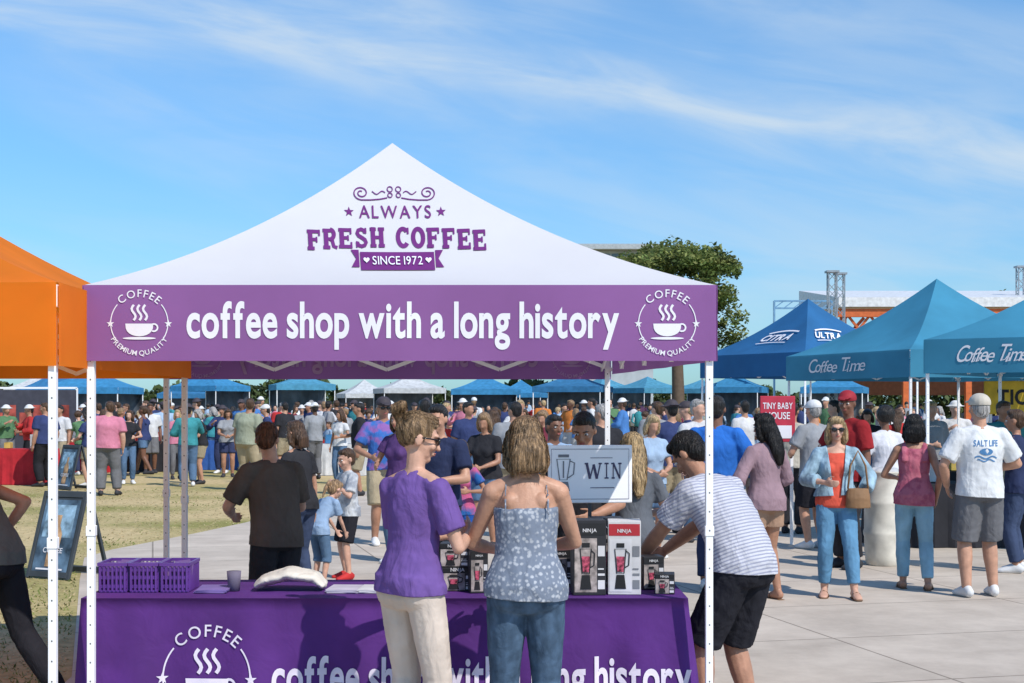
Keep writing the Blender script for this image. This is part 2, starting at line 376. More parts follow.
def build_meshes(p,vox=.009):
    s=skel(p); out={}
    b=B(); torso(b,s,-.12,.50,0,0)
    HMf=lambda v: s.HM@Vector(v)
    bare=p.get('top',{}).get('neck',.5)<.4
    for n in'RL':
        sg=1 if n=='R' else -1
        tube(b,lambda t:s.apt(n,t),s.ar,0,2,0,0); b.ell(s.sh[n],s.ar(0)*1.05)
        hand(b,s,n,p.get('curl',25),p.get('palm'+n))
        tube(b,lambda t:s.lpt(n,t),s.lr,0,2,0,0)
        b.ell(s.P0+Vector((sg*.078,-.05,-.045)),(.080*s.fat,.070*s.fat,.085))
        b.loft([s.sh[n]+Vector((0,0,.01)),s.sp(.50)],[.045,.05])
        if bare:
            fo,t,a=s.fwd(.39); b.ell(s.sp(.39)-fo*.058*s.fat+a*sg*.072,(.042,.034,.045))
        if s.f:
            fo,t,a=s.fwd(.30); b.ell(s.sp(.30)+fo*.085*s.fat+a*sg*.065,(.058,.052,.058))
        fd=Matrix.Translation(s.an[n])@Matrix.Rotation(-rad(sg*8),4,'Z')@Matrix.Rotation(-rad(p.get('toe'+n,0)),4,'X')@Matrix.Translation((0,0,-.085))
        s.__dict__['fd'+n]=fd
        b.loft([fd@Vector(q) for q in((0,-.055,.04),(0,-.02,.055),(0,.03,.052),(0,.09,.035),(0,.15,.024),(0,.185,.018))],[(.03,.035),(.034,.05),(.036,.05),(.042,.034),(.044,.022),(.03,.014)],ref=(1,0,0))
    nr=.046 if s.f else .056
    b.loft([s.sp(.45),s.sp(.52),s.hc+Vector((0,-.012,-.03))],[nr*1.25,nr,nr])
    fw=.94 if s.f else 1
    for c,r in(((0,-.014,.022),(.076,.094,.094)),((0,.012,-.022),(.064*fw,.074,.083)),((0,.052,-.088),(.030*fw,.028,.022)),((0,.03,-.065),(.052*fw,.045,.035)),((0,.075,.028),(.05,.018,.012)),((.036,.066,-.025),(.022,.018,.02)),((-.036,.066,-.025),(.022,.018,.02)),((.078,-.01,-.008),(.010,.02,.03)),((-.078,-.01,-.008),(.010,.02,.03)),((0,.103,-.030),(.015,.013,.011)),((0,.082,-.058),(.024,.011,.012))):
        b.ell(c,r,s.HM)
    b.loft([HMf((0,.080,.018)),HMf((0,.092,-.010)),HMf((0,.104,-.028))],[.009,.011,.010])
    out['body']=remesh(b,vox,2)
    c=p.get('top')
    if c:
        e=c.get('e',.016); b=B(); o0=c.get('hem',-.06); o1=c.get('neck',.485)
        torso(b,s,min(o0-.05,-.02),o1,e+c.get('flare',.012),e*.7)
        sl=c.get('sleeve',.6)
        for n in'RL':
            sg=1 if n=='R' else -1
            if sl>0:
                tube(b,lambda t:s.apt(n,t),s.ar,0,sl,e*.8,e+c.get('sflare',.016)); b.ell(s.sh[n],s.ar(0)+e*.8)
                b.loft([s.sh[n],s.sp(.48)],[s.ar(0)*.9+e*.7,.055+e*.5])
            elif c.get('strap',True):
                fo,t,a=s.fwd(.4)
                w=c.get('sw',.012)
                top=s.sp(.47)+a*sg*.095+t*.008
                b.loft([s.sp(.33)+a*sg*.10-fo*.11,s.sp(.42)+a*sg*.10-fo*.092,top+t*.022-fo*.02,top+t*.02+fo*.02,s.sp(.42)+a*sg*.09+fo*.09,s.sp(.33)+a*sg*.08+fo*.125],[(w,.006 if w<.02 else .016)]*6)
            if s.f:
                fo,t,a=s.fwd(.30); b.ell(s.sp(.30)+fo*.085*s.fat+a*sg*.065,(.058+e,.054+e*.8,.058+e))
            if o0<.02:
                b.loft([s.P0+Vector((sg*.075,-.045,.03)),s.P0+Vector((sg*.078,-.05,-.045)),s.P0+Vector((sg*.078,-.045,o0-.06))],[(.07+e,.07+e),(.082*s.fat+e,.074*s.fat+e),(.08*s.fat+e,.074*s.fat+e)])
                b.loft([s.hip[n]+Vector((0,0,.03)),s.lpt(n,.22)],[s.lr(0)+e,s.lr(0)+e+.004])
        me=remesh(b,max(vox,.008),2,c.get('disp',.012),.07)
        nrm=Vector((c.get('tilt',.05),-.04,1)).normalized()
        out['top']=clip(me,s.sp(o0),nrm)
    c=p.get('bottom')
    if c:
        e=c.get('e',.012); b=B(); torso(b,s,-.12,c.get('waist',.09),min(e,.012),e*.6)
        g=c.get('leg',1.9)
        for n in'RL':
            sg=1 if n=='R' else -1
            tube(b,lambda t:s.lpt(n,t),s.lr,0,g,e,e+c.get('flare',.012))
            b.ell(s.P0+Vector((sg*.078,-.05,-.045)),(.080*s.fat+e*.8,.070*s.fat+e*.8,.085+e*.5))
            b.ell(s.hip[n],s.lr(0)+e*.8)
        out['bottom']=remesh(b,max(vox,.008),2,c.get('disp',.008),.05)
    hr=p.get('hair','short'); b=B(); Hm=s.HM
    if hr!='bald':
        if hr=='cap': b.ell((0,-.026,.005),(.080,.088,.078),Hm)
        else: b.ell((0,-.026,.034),(.083,.094,.092),Hm)
        if hr in('short','cap'): b.ell((0,-.05,-.02),(.070,.062,.07),Hm)
        if hr in('short',): b.ell((0,.03,.085),(.062,.045,.034),Hm)
        if hr in('bob','long'):
            b.ell((0,-.045,-.035),(.092,.076,.11),Hm); b.ell((0,.02,.085),(.068,.06,.043),Hm)
            for sg in(1,-1): b.loft([Hm@Vector((sg*.065,.02,.06)),Hm@Vector((sg*.084,.012,-.02)),Hm@Vector((sg*.086,.008,-.10)),Hm@Vector((sg*.072,-.01,-.15))],[.02,.026,.028,.014])
            b.loft([Hm@Vector((0,-.06,0)),Hm@Vector((0,-.075,-.08)),Hm@Vector((0,-.07,-.165))],[(.085,.05),(.088,.045),(.078,.02)])
        if hr=='long': b.loft([Hm@Vector((0,-.07,-.05)),Hm@Vector((0,-.10,-.15)),Hm@Vector((0,-.115,-.27)),Hm@Vector((.01,-.11,-.38))],[(.085,.05),(.085,.04),(.07,.034),(.03,.016)])
        if hr=='pony': b.ell((0,-.05,-.02),(.072,.062,.075),Hm); b.ell((0,.02,.088),(.066,.055,.038),Hm)
        if hr=='pony': b.loft([Hm@Vector((0,-.10,.05)),Hm@Vector((0,-.145,.02)),Hm@Vector((0,-.15,-.08)),Hm@Vector((0,-.13,-.20))],[.022,.032,.032,.012])
        if hr=='bun':
            b.ell((0,.02,.088),(.066,.055,.038),Hm); b.ell((0,-.055,-.005),(.060,.048,.050),Hm)
            b.loft([Hm@Vector((0,-.09,.06)),Hm@Vector((0,-.125,.095))],[.028,.028]); b.ell((-.005,-.13,.11),(.046,.034,.034),Hm); b.ell((.03,-.12,.13),(.028,.022,.026),Hm)
        if hr=='afro': b.ell((0,-.03,.04),(.11,.11,.11),Hm)
        out['hair']=remesh(b,max(vox*.9,.007),2,.007,.02)
        if p.get('strands'):
            hm=out['hair']; rnd=random.Random(11); vs=hm.vertices; nv=len(vs); bv=BVHTree.FromPolygons([q.co for q in vs],[tuple(q.vertices) for q in hm.polygons])
            hm2=B(); up=hr in('bun','pony','short'); tgt=Hm@Vector((0,-.12,.09))
            for k in range(p['strands']):
                q=vs[rnd.randrange(nv)]; pos=q.co.copy(); nrm=q.normal.copy()
                if up and hr!='short': g0=(tgt-pos).normalized()
                else: g0=Vector((0,0,-1))
                pts=[]; L_=rnd.uniform(.012,.022)*(0.5 if hr=='short' else 1)
                jit=Vector((rnd.gauss(0,.16),rnd.gauss(0,.16),rnd.gauss(0,.10)))
                lift=.0012+rnd.random()*.003
                for st in range(5):
                    pts.append(pos+nrm*lift); g_=(g0+jit); g_=g_-nrm*g_.dot(nrm)
                    if g_.length<.1: g_=Vector((rnd.gauss(0,1),rnd.gauss(0,1),0)); g_=g_-nrm*g_.dot(nrm)
                    pos=pos+g_.normalized()*L_
                    h_=bv.find_nearest(pos)
                    if h_[0] is not None and not(st>=2 and pos.z<h_[0].z-.01): pos,nrm=h_[0],h_[1]
                w_=rnd.uniform(.0010,.0020); base=len(hm2.v)
                for i,pp in enumerate(pts):
                    t_=(pts[min(i+1,4)]-pts[max(i-1,0)]).normalized(); sd_=t_.cross(nrm)
                    if sd_.length<.01: sd_=Vector((1,0,0))
                    sd_.normalize(); ww=w_*(1-.22*i); hm2.v+=[pp-sd_*ww,pp+sd_*ww]
                for i in range(4): hm2.f.append((base+2*i,base+2*i+1,base+2*i+3,base+2*i+2))
            out['strands']=hm2.me('strands')
    if p.get('hat'):
        b=B(); n=16
        if p['hat']=='cap':
            b.ell((0,-.014,.048),(.092,.108,.084),Hm)
            b.loft([Hm@Vector((0,.06,.062)),Hm@Vector((0,.12,.058)),Hm@Vector((0,.165,.048))],[(.07,.010),(.066,.009),(.04,.006)],ref=(Hm.to_3x3()@Vector((1,0,0))))
        else:
            b.ell((0,-.014,.06),(.09,.10,.085),Hm); b.ell((0,-.01,.05),(.16,.17,.012),Hm,n=24)
        out['hat']=remesh(b,max(vox,.007),1)
        clip(out['hat'],Hm@Vector((0,0,.028)),(Hm.to_3x3()@Vector((0,0,1))).normalized())
    return out,s
def eyeparts(s,parent,p,k):
    Hm=s.HM
    S=Matrix.Scale(k,4)
    if p.get('glasses'):
        b=B()
        for sg in(1,-1):
            b.ell((sg*.034,.090,.006),(.028,.008,.021),Hm); b.loft([Hm@Vector((sg*.062,.082,.012)),Hm@Vector((sg*.080,.03,.008)),Hm@Vector((sg*.082,-.03,.0))],[.004,.004,.003],n=6)
        b.loft([Hm@Vector((-.012,.098,.012)),Hm@Vector((.012,.098,.012))],[.004,.004],n=6)
        me=b.me('sunglasses',True); me.transform(S); obj('sunglasses',me,M('lens',(.01,.01,.012),rough=.08,var=0,spec=.6),parent)
    else:
        for sg in(1,-1):
            b=B(); b.ell((sg*.032,.076,.004),(.014,.012,.008),Hm); nf=len(b.f); b.ell((sg*.032,.084,.004),(.0065,.005,.0068),Hm)
            me=b.me('eye',True); me.transform(S)
            for m_ in(M('eye_white',(.7,.68,.65),rough=.3,var=0),M('eye_iris',(.03,.018,.01),rough=.15,var=0)): me.materials.append(m_)
            for i,q in enumerate(me.polygons): q.material_index=1 if i>=nf else 0
            obj('eye',me,None,parent)
            b=B(); b.loft([Hm@Vector((sg*.015,.088,.024)),Hm@Vector((sg*.034,.087,.029)),Hm@Vector((sg*.054,.074,.024))],[.0035,.004,.002],n=6)
            me=b.me('eyebrow',True); me.transform(S); obj('eyebrow',me,hairm(p.get('hairc','brown')),parent)
    b=B(); b.ell((0,.090,-.054),(.022,.006,.0045),Hm); b.ell((0,.089,-.062),(.018,.006,.0045),Hm)
    me=b.me('lips',True); me.transform(S); obj('lips',me,M('lips',(.42,.13,.11),rough=.4),parent)
def foot_obj(s,n,p,parent,k,vox):
    fd=getattr(s,'fd'+n); S=Matrix.Scale(k,4); b=B(); st=p.get('shoe','sneaker')
    if st=='sandal':
        b.loft([fd@Vector(q) for q in((0,-.07,.006),(0,.0,.006),(0,.09,.006),(0,.16,.006),(0,.2,.006))],[(.03,.008),(.038,.008),(.046,.008),(.046,.008),(.028,.008)],ref=(1,0,0))
        b.loft([fd@Vector(q) for q in((-.046,.08,.012),(-.03,.085,.055),(0,.09,.068),(.03,.085,.055),(.046,.08,.012))],[.008]*5,n=6)
        me=b.me('sandal',True); nm='sandal'
    else:
        b.loft([fd@Vector(q) for q in((0,-.065,.04),(0,-.02,.06),(0,.03,.056),(0,.09,.042),(0,.15,.03),(0,.195,.024))],[(.036,.04),(.042,.058),(.043,.056),(.048,.042),(.05,.03),(.034,.022)],ref=(1,0,0))
        me=remesh(b,.01,2); nm='shoe'
    me.transform(S); obj(nm,me,p.get('shoem') or M('shoe_grey',(.25,.25,.27)),parent)
def person(px,depth,p,label,yaw=0,h=1.7,skin=0,topm=None,botm=None,hairc='brown',hatm=None,vox=.009,face=True,group=None,x=None):
    X=PX(px,depth) if x is None else x
    p['hairc']=hairc
    parts,s=build_meshes(p,vox); k=h/1.75
    e=empty('person',(X,depth,0),label,'person',group,rad(yaw)); S=Matrix.Scale(k,4)
    nm={'body':'body','top':p.get('topname','shirt'),'bottom':p.get('botname','trousers'),'hair':'hair','hat':'cap','strands':'hair_strands'}
    mt={'body':skinm(skin),'top':topm,'bottom':botm,'hair':hairm(hairc),'hat':hatm or M('cap_white',(.7,.7,.7)),'strands':hairm(hairc)}
    hair_o=None
    for q,me in parts.items():
        if q=='top' and p.get('open'):
            w0=p['open']; clip(me,None,None,([(Vector((w0,0,0)),Vector((1,0,-.12)).normalized()),(Vector((-w0,0,0)),Vector((1,0,.12)).normalized())],lambda c: c.y>0 and abs(c.x)<w0+c.z*.12))
        me.transform(S); o=obj(nm[q],me,mt[q],hair_o if q=='strands' else e)
        if q=='hair': hair_o=o
        if q=='strands': o['kind']='stuff'
        if q=='top':
            sm=o.modifiers.new('s','SOLIDIFY'); sm.thickness=.004; sm.offset=-1
    if face: eyeparts(s,e,p,k)
    for n in'RL': foot_obj(s,n,p,e,k,vox)
    return e,s,k
# ---------------------------------------------------------------- world / camera / sun
w=bpy.data.worlds.new('World'); scene.world=w; w.use_nodes=True; nt=w.node_tree; N=nt.nodes; L=nt.links
bg=N['Background']; sky=N.new('ShaderNodeTexSky'); sky.sky_type='NISHITA'; sky.sun_disc=False
EL=rad(46); AZ=rad(140)
sky.sun_elevation=EL; sky.sun_rotation=AZ; sky.altitude=0; sky.air_density=1.0; sky.dust_density=.4; sky.ozone_density=2.5
def mth(op,a,b=None,c=None):
    n=N.new('ShaderNodeMath'); n.operation=op
    for i,x in enumerate((a,b,c)):
        if x is None: continue
        if isinstance(x,(int,float)): n.inputs[i].default_value=x
        else: L.new(x,n.inputs[i])
    return n.outputs[0]
tc=N.new('ShaderNodeTexCoord'); sp=N.new('ShaderNodeSeparateXYZ'); L.new(tc.outputs['Generated'],sp.inputs[0])
yy=mth('MAXIMUM',sp.outputs[1],.15); u=mth('DIVIDE',sp.outputs[0],yy); v=mth('DIVIDE',sp.outputs[2],yy)
vb=mth('ADD',v,mth('MULTIPLY',u,.19))
def nzz(sx,sy,sc,det,ro,di,off):
    cx=N.new('ShaderNodeCombineXYZ'); L.new(mth('MULTIPLY',u,sx),cx.inputs[0]); L.new(mth('MULTIPLY',vb,sy),cx.inputs[1]); cx.inputs[2].default_value=off
    nz=N.new('ShaderNodeTexNoise'); nz.inputs['Scale'].default_value=sc; nz.inputs['Detail'].default_value=det; nz.inputs['Roughness'].default_value=ro; nz.inputs['Distortion'].default_value=di
    L.new(cx.outputs[0],nz.inputs['Vector']); return nz.outputs['Fac']
def mr_(x,a,b):
    nn=N.new('ShaderNodeMapRange'); nn.interpolation_type='SMOOTHSTEP'; nn.inputs[1].default_value=a; nn.inputs[2].default_value=b; L.new(x,nn.inputs[0]); return nn.outputs[0]
def gau(x,c,s_):
    d_=mth('DIVIDE',mth('SUBTRACT',x,c),s_); return mth('POWER',2.718,mth('MULTIPLY',mth('MULTIPLY',d_,d_),-1.0))
big=nzz(2.4,6.0,1.6,4,.5,.5,3.1); fine_=nzz(3.2,15.0,1.8,8,.55,.5,1.3)
wob=mth('ADD',vb,mth('MULTIPLY',mth('SUBTRACT',big,.5),.07))
band=gau(wob,.232,.032); band2=gau(wob,.305,.028); low=gau(v,.075,.055)
streak=mr_(fine_,.30,.74)
amt=mth('ADD',mth('ADD',mth('MULTIPLY',band,.85),mth('MULTIPLY',band2,.42)),mth('ADD',mth('MULTIPLY',low,.32),mth('MULTIPLY',mr_(big,.40,.75),.28)))
mask=mth('MINIMUM',mth('MULTIPLY',amt,mth('ADD',mth('MULTIPLY',streak,.80),.24)),.8)
mix=N.new('ShaderNodeMix'); mix.data_type='RGBA'; L.new(mask,mix.inputs[0])
tg=N.new('ShaderNodeMix'); tg.data_type='RGBA'; tg.inputs[6].default_value=(.38,.66,.91,1); tg.inputs[7].default_value=(.60,.93,1.14,1)
L.new(mth('MINIMUM',mth('MULTIPLY',mth('MAXIMUM',v,0.0),3.6),1.0),tg.inputs[0])
tint=N.new('ShaderNodeMix'); tint.data_type='RGBA'; tint.blend_type='MULTIPLY'; tint.inputs[0].default_value=1; L.new(sky.outputs[0],tint.inputs[6]); L.new(tg.outputs[2],tint.inputs[7])
L.new(tint.outputs[2],mix.inputs[6]); mix.inputs[7].default_value=(4.4,5.1,5.7,1)
L.new(mix.outputs[2],bg.inputs[0]); bg.inputs[1].default_value=.15
sd=bpy.data.lights.new('sun','SUN'); sd.energy=4.2; sd.angle=rad(.5); sd.color=(1,.94,.86); so=bpy.data.objects.new('sun',sd); COL.objects.link(so)
S=Vector((math.sin(AZ)*math.cos(EL),math.cos(AZ)*math.cos(EL),math.sin(EL))); so.rotation_euler=S.to_track_quat('Z','Y').to_euler(); so.location=S*50
cd=bpy.data.cameras.new('camera'); cam=bpy.data.objects.new('camera',cd); COL.objects.link(cam); cam.location=(0,0,CH); cam.rotation_euler=(rad(90),0,0)
cd.sensor_width=36; cd.lens=36*FL/1024; cd.shift_y=63.5/1024; cd.clip_end=3000; scene.camera=cam
scene.view_settings.view_transform='Standard'; scene.view_settings.look='None'; scene.view_settings.exposure=0
# ---------------------------------------------------------------- ground
gm=bpy.data.materials.new('dry_grass_ground'); gm.use_nodes=True; nt=gm.node_tree; N=nt.nodes; L=nt.links; b=N['Principled BSDF']; b.inputs['Roughness'].default_value=.95; b.inputs['Specular IOR Level'].default_value=.05
tc=N.new('ShaderNodeTexCoord'); n1=N.new('ShaderNodeTexNoise'); n1.inputs['Scale'].default_value=.35; n1.inputs['Detail'].default_value=9; n2=N.new('ShaderNodeTexNoise'); n2.inputs['Scale'].default_value=11; n2.inputs['Detail'].default_value=8
L.new(tc.outputs['Object'],n1.inputs[0]); L.new(tc.outputs['Object'],n2.inputs[0])
r1=N.new('ShaderNodeValToRGB'); r1.color_ramp.elements[0].position=.34; r1.color_ramp.elements[0].color=(.30,.285,.11,1); r1.color_ramp.elements[1].position=.56; r1.color_ramp.elements[1].color=(.58,.46,.27,1)
r2=N.new('ShaderNodeValToRGB'); r2.color_ramp.elements[0].position=.35; r2.color_ramp.elements[0].color=(.74,.74,.66,1); r2.color_ramp.elements[1].position=.7; r2.color_ramp.elements[1].color=(1.12,1.08,1,1)
mx=N.new('ShaderNodeMix'); mx.data_type='RGBA'; mx.blend_type='MULTIPLY'; mx.inputs[0].default_value=1
L.new(n1.outputs[0],r1.inputs[0]); L.new(n2.outputs[0],r2.inputs[0]); L.new(r1.outputs[0],mx.inputs[6]); L.new(r2.outputs[0],mx.inputs[7]); L.new(mx.outputs[2],b.inputs[0])
obj('ground',mesh('g',[(-1200,-50,0),(1200,-50,0),(1200,2000,0),(-1200,2000,0)],[(0,1,2,3)]),gm,kind='structure')
cm=bpy.data.materials.new('concrete_paving'); cm.use_nodes=True; nt=cm.node_tree; N=nt.nodes; L=nt.links; b=N['Principled BSDF']; b.inputs['Roughness'].default_value=.85; b.inputs['Specular IOR Level'].default_value=.2
tc=N.new('ShaderNodeTexCoord'); mp=N.new('ShaderNodeMapping'); mp.inputs['Rotation'].default_value=(0,0,rad(-14)); L.new(tc.outputs['Object'],mp.inputs[0])
br=N.new('ShaderNodeTexBrick'); br.offset=0; br.inputs['Scale'].default_value=1; br.inputs['Brick Width'].default_value=2.4; br.inputs['Row Height'].default_value=1.6; br.inputs['Mortar Size'].default_value=.010; br.inputs['Color1'].default_value=(.57,.495,.42,1); br.inputs['Color2'].default_value=(.52,.455,.385,1); br.inputs['Mortar'].default_value=(.28,.24,.20,1)
L.new(mp.outputs[0],br.inputs[0]); n1=N.new('ShaderNodeTexNoise'); n1.inputs['Scale'].default_value=1.3; n1.inputs['Detail'].default_value=10; n1.inputs['Roughness'].default_value=.7; L.new(tc.outputs['Object'],n1.inputs[0])
r2=N.new('ShaderNodeValToRGB'); r2.color_ramp.elements[0].position=.3; r2.color_ramp.elements[0].color=(.76,.74,.72,1); r2.color_ramp.elements[1].position=.65; r2.color_ramp.elements[1].color=(1.08,1.07,1.05,1)
mx=N.new('ShaderNodeMix'); mx.data_type='RGBA'; mx.blend_type='MULTIPLY'; mx.inputs[0].default_value=1; L.new(n1.outputs[0],r2.inputs[0]); L.new(br.outputs[0],mx.inputs[6]); L.new(r2.outputs[0],mx.inputs[7]); L.new(mx.outputs[2],b.inputs[0])
edge=[(-2.45,2),(-2.5,6),(-2.75,9),(-4.2,14.0),(-4.75,16.0),(-4.7,16.9),(-4.2,19),(-3.85,20.8),(-3.2,26.6),(-1.3,36.5),(1,48)]
poly=[Vector((x,y,.004)) for x,y in edge]+[Vector((60,60,.004)),Vector((60,2,.004))]
obj('paving',mesh('pv',poly,[tuple(range(len(poly)))]),cm,kind='structure')
def inpoly(x,y):
    for i in range(len(edge)-1):
        if edge[i][1]<=y<=edge[i+1][1]:
            t=(y-edge[i][1])/(edge[i+1][1]-edge[i][1]); return x>edge[i][0]+(edge[i+1][0]-edge[i][0])*t-.03
    return False
gv=[];gf=[];gmi=[]
for i in range(22000):
    y=7+22*random.random()**1.5; x=-.36*y-.5+random.random()*(.36*y+.5-1.0)
    if inpoly(x,y): continue
    green=math.sin(x*1.3+2)*math.sin(y*.8)+.3*math.sin(x*4+y*3)+(.9 if y<15 else -.5)
    hh=random.uniform(.008,.022)*(1.5 if green>.3 else .7); a=random.random()*6.28; wd=.005+.0004*y; q=len(gv); lx,ly=random.uniform(-.03,.03),random.uniform(-.03,.03)
    gv+=[(x-math.cos(a)*wd,y-math.sin(a)*wd,0),(x+math.cos(a)*wd,y+math.sin(a)*wd,0),(x+lx,y+ly,hh)]; gf.append((q,q+1,q+2)); gmi.append(0 if random.random()<(.6 if green>.3 else .08) else 1)
me=mesh('grass',gv,gf); o=obj('grass',me,[M('grass_green',(.19,.23,.06),var=.4,vs=2,trans=.3),M('grass_dry',(.56,.45,.26),var=.2,vs=2,trans=.3)],kind='stuff')
me.polygons.foreach_set('material_index',gmi)
# ---------------------------------------------------------------- tents
white_metal=M('powder_coated_white_steel',(.90,.90,.91),rough=.35,var=.01)
white_holes=M('white_steel_with_holes',(.90,.90,.91),rough=.35,var=.01,pat='holes',col2=(.12,.12,.12),ps=11)
tent_shade_mat=M('painted_tent_shade',(.10,.12,.15),rough=.9,var=.5,vs=1,trans=.2)  # dark colour stands in for the shade under the distant tents
def tent(corners,ez,vh,pz,roofm,valm,label,group,g1=.55,posts=(0,1,2,3),pw=.035,name='canopy_tent',vhb=None,truss=True,fine=False,wall=None):
    C=[Vector((x,y,0)) for x,y in corners]; cen=sum(C,Vector())/4
    t=empty(name,(cen.x,cen.y,0),label,'tent',group)
    inv=-Vector((cen.x,cen.y,0))
    g=lambda q: g1*q+(1-g1)*q*q
    def R(i,uu,tt,off=0):
        a=C[i]; c=C[(i+1)%4]; p=a.lerp(c,uu).lerp(cen,tt); z=ez+(pz-ez)*g(tt)
        sag=.05*math.sin(math.pi*uu)*math.sin(math.pi*min(1,tt*1.0))*(1-tt)
        n=(a+c)/2-cen; n.normalize(); n=Vector((n.x*.45,n.y*.45,.9))
        return Vector((p.x,p.y,z-sag))+n*off+inv
    v=[];f=[]
    nu,ntt=(56,56) if fine else (12,14)
    for i in range(4):
        base=len(v)
        for j in range(ntt+1):
            for k in range(nu+1): v.append(R(i,k/nu,j/ntt))
        for j in range(ntt):
            for k in range(nu): a=base+j*(nu+1)+k; f.append((a,a+1,a+nu+2,a+nu+1))
    me=mesh('roof',v,f,True); bm=bmesh.new(); bm.from_mesh(me); bmesh.ops.remove_doubles(bm,verts=bm.verts,dist=.0005); bmesh.ops.recalc_face_normals(bm,faces=bm.faces)
    for e_ in bm.edges:
        e_.smooth=not(len(e_.link_faces)==2 and e_.calc_face_angle(0)>rad(14))
    bm.to_mesh(me); bm.free()
    me.polygons.foreach_set('use_smooth',[True]*len(me.polygons))
    obj('roof',me,roofm,t)
    def VF(i,uu,zz,off=0):
        a=C[i]; c=C[(i+1)%4]; e=(c-a); Ln=e.length; e=e/Ln; n=Vector((e.y,-e.x,0))
        if n.dot((a+c)/2-cen)<0: n=-n
        wv=.012*math.sin(uu*5.3+i)*min(1,max(0,(ez-zz)/vh))+.004*math.sin(uu*14+2*i)*min(1,max(0,(ez-zz)/vh))
        wv*=math.sin(math.pi*min(1,max(0,uu/Ln)))
        return Vector((a.x,a.y,zz))+e*uu+n*(.008+wv+off)+inv
    v=[];f=[]; nk=120 if fine else 40
    for i in range(4):
        Ln=(C[(i+1)%4]-C[i]).length; base=len(v); hh=vhb if (vhb and i==2) else vh
        for j in range(5):
            for k in range(nk+1): v.append(VF(i,Ln*k/nk,ez-hh*j/4))
        for j in range(4):
            for k in range(nk): a=base+j*(nk+1)+k; f.append((a,a+1,a+nk+2,a+nk+1))
    obj('valance',mesh('valance',v,f,True),valm,t)
    if wall:  # added rear panel, coloured dark to paint in shade beneath the roof
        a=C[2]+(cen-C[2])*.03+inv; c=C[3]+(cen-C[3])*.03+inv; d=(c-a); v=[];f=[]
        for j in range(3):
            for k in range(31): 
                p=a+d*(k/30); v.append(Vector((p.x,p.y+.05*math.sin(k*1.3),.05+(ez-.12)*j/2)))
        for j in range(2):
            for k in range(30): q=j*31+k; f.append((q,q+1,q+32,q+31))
        obj('rear_shade_panel',mesh('rear_shade_panel',v,f,True),wall,t)
    for i in posts:
        b=B(); d=(cen-C[i]); d.z=0; d.normalize(); q=C[i]+d*.04+inv
        b.box((0,0,(ez-.25)/2+.1),(pw,pw,ez-.25)); b.box((0,0,ez*.48),(pw*1.25,pw*1.25,.05)); b.box((0,0,.006),(.09,.09,.012)); b.box((0,0,.05),(pw*.8,pw*.8,.1))
        b.box((0,0,ez-.06),(pw*1.5,pw*1.5,.1))
        me=bevel(b.me('leg'),.002,1); obj('leg',me,white_holes,t,loc=q)
    if truss:
        for i in range(4):
            b=B(); a=C[i]; c=C[(i+1)%4]; z0=ez-vh+.03; z1=ez-.05
            ins=(cen-(a+c)/2).normalized()*.05
            for s0,s1 in((0,.25),(.25,.5),(.5,.75),(.75,1)):
                p=a.lerp(c,s0)+ins+inv; q=a.lerp(c,s1)+ins+inv
                b.bar(p+Vector((0,0,z0)),q+Vector((0,0,z1)),.012,.025); b.bar(p+Vector((0,0,z1))+ins*.3,q+Vector((0,0,z0))+ins*.3,.012,.025)
            obj('truss',b.me('truss'),white_metal,t)
        b=B(); b.loft([(0,0,pz-.5),(0,0,pz-.02)],[.018,.018]); obj('centre_pole',b.me('centre_pole'),white_metal,t)
    return t,R,VF,C,cen
fab_white=M('white_polyester',(.72,.71,.725),rough=.8,var=.03,vs=1.2,bump=.14,bs=3,trans=.22)
fab_purple=M('purple_polyester',(.30,.125,.35),rough=.75,var=.05,vs=2,bump=.10,bs=4,trans=.22)
ink_purple=M('purple_print',(.16,.035,.18),rough=.9,var=.05,spec=.05)
ink_white=M('white_print',(.80,.78,.82),rough=.9,var=.02,spec=.05)
d0=6.93; ez=CH+120/208; pz=PZ(143,8.43)
mt,R,VF,C,cen=tent([(PX(84,d0),d0),(PX(716,d0),d0),(PX(611,9.93),9.93),(PX(163,9.93),9.93)],ez,.365,pz,fab_white,fab_purple,'white-roofed canopy tent with purple printed valance on white legs','canopy tents',vhb=.40,fine=True)
tab=[]
for i in range(201):
    t=i/200; g=.55*t+.45*t*t; z=ez+(pz-ez)*g-.05*math.sin(math.pi*t)*(1-t); dd_=d0+1.5*t; tab.append((405-FL*(z-CH)/dd_,t))
def roof_fn(off=.008):
    Ln=(C[1]-C[0]).length
    def fn(x,y,z):
        py=286-y; t=0
        for i in range(200):
            if tab[i][0]>=py>=tab[i+1][0]: t=tab[i][1]+(tab[i][0]-py)/(tab[i][0]-tab[i+1][0])*.005; break
        hw=Ln*(1-t); dm=(d0+1.5*t)/FL
        return R(0,.5+(x*dm)/hw,t,off+z)
    return fn
a=Art()
def slabword(wd,x0,x1,yb,h):
    w_=(x1-x0)/len(wd)
    for i,ch in enumerate(wd):
        xx=x0+w_*i; cxm=xx+w_/2; bend=-5*(cxm/90)**2
        slab(a,ch,xx+w_*.04,yb+bend,h,w_*.93)
slabword('FRESH',-90,-11,38,20); slabword('COFFEE',-1,91,38,20)
a.text('ALWAYS',0,67,18,fit=72,bold=.008,gap=.14)
a.star(-46,73,5.2); a.star(46,73,5.2)
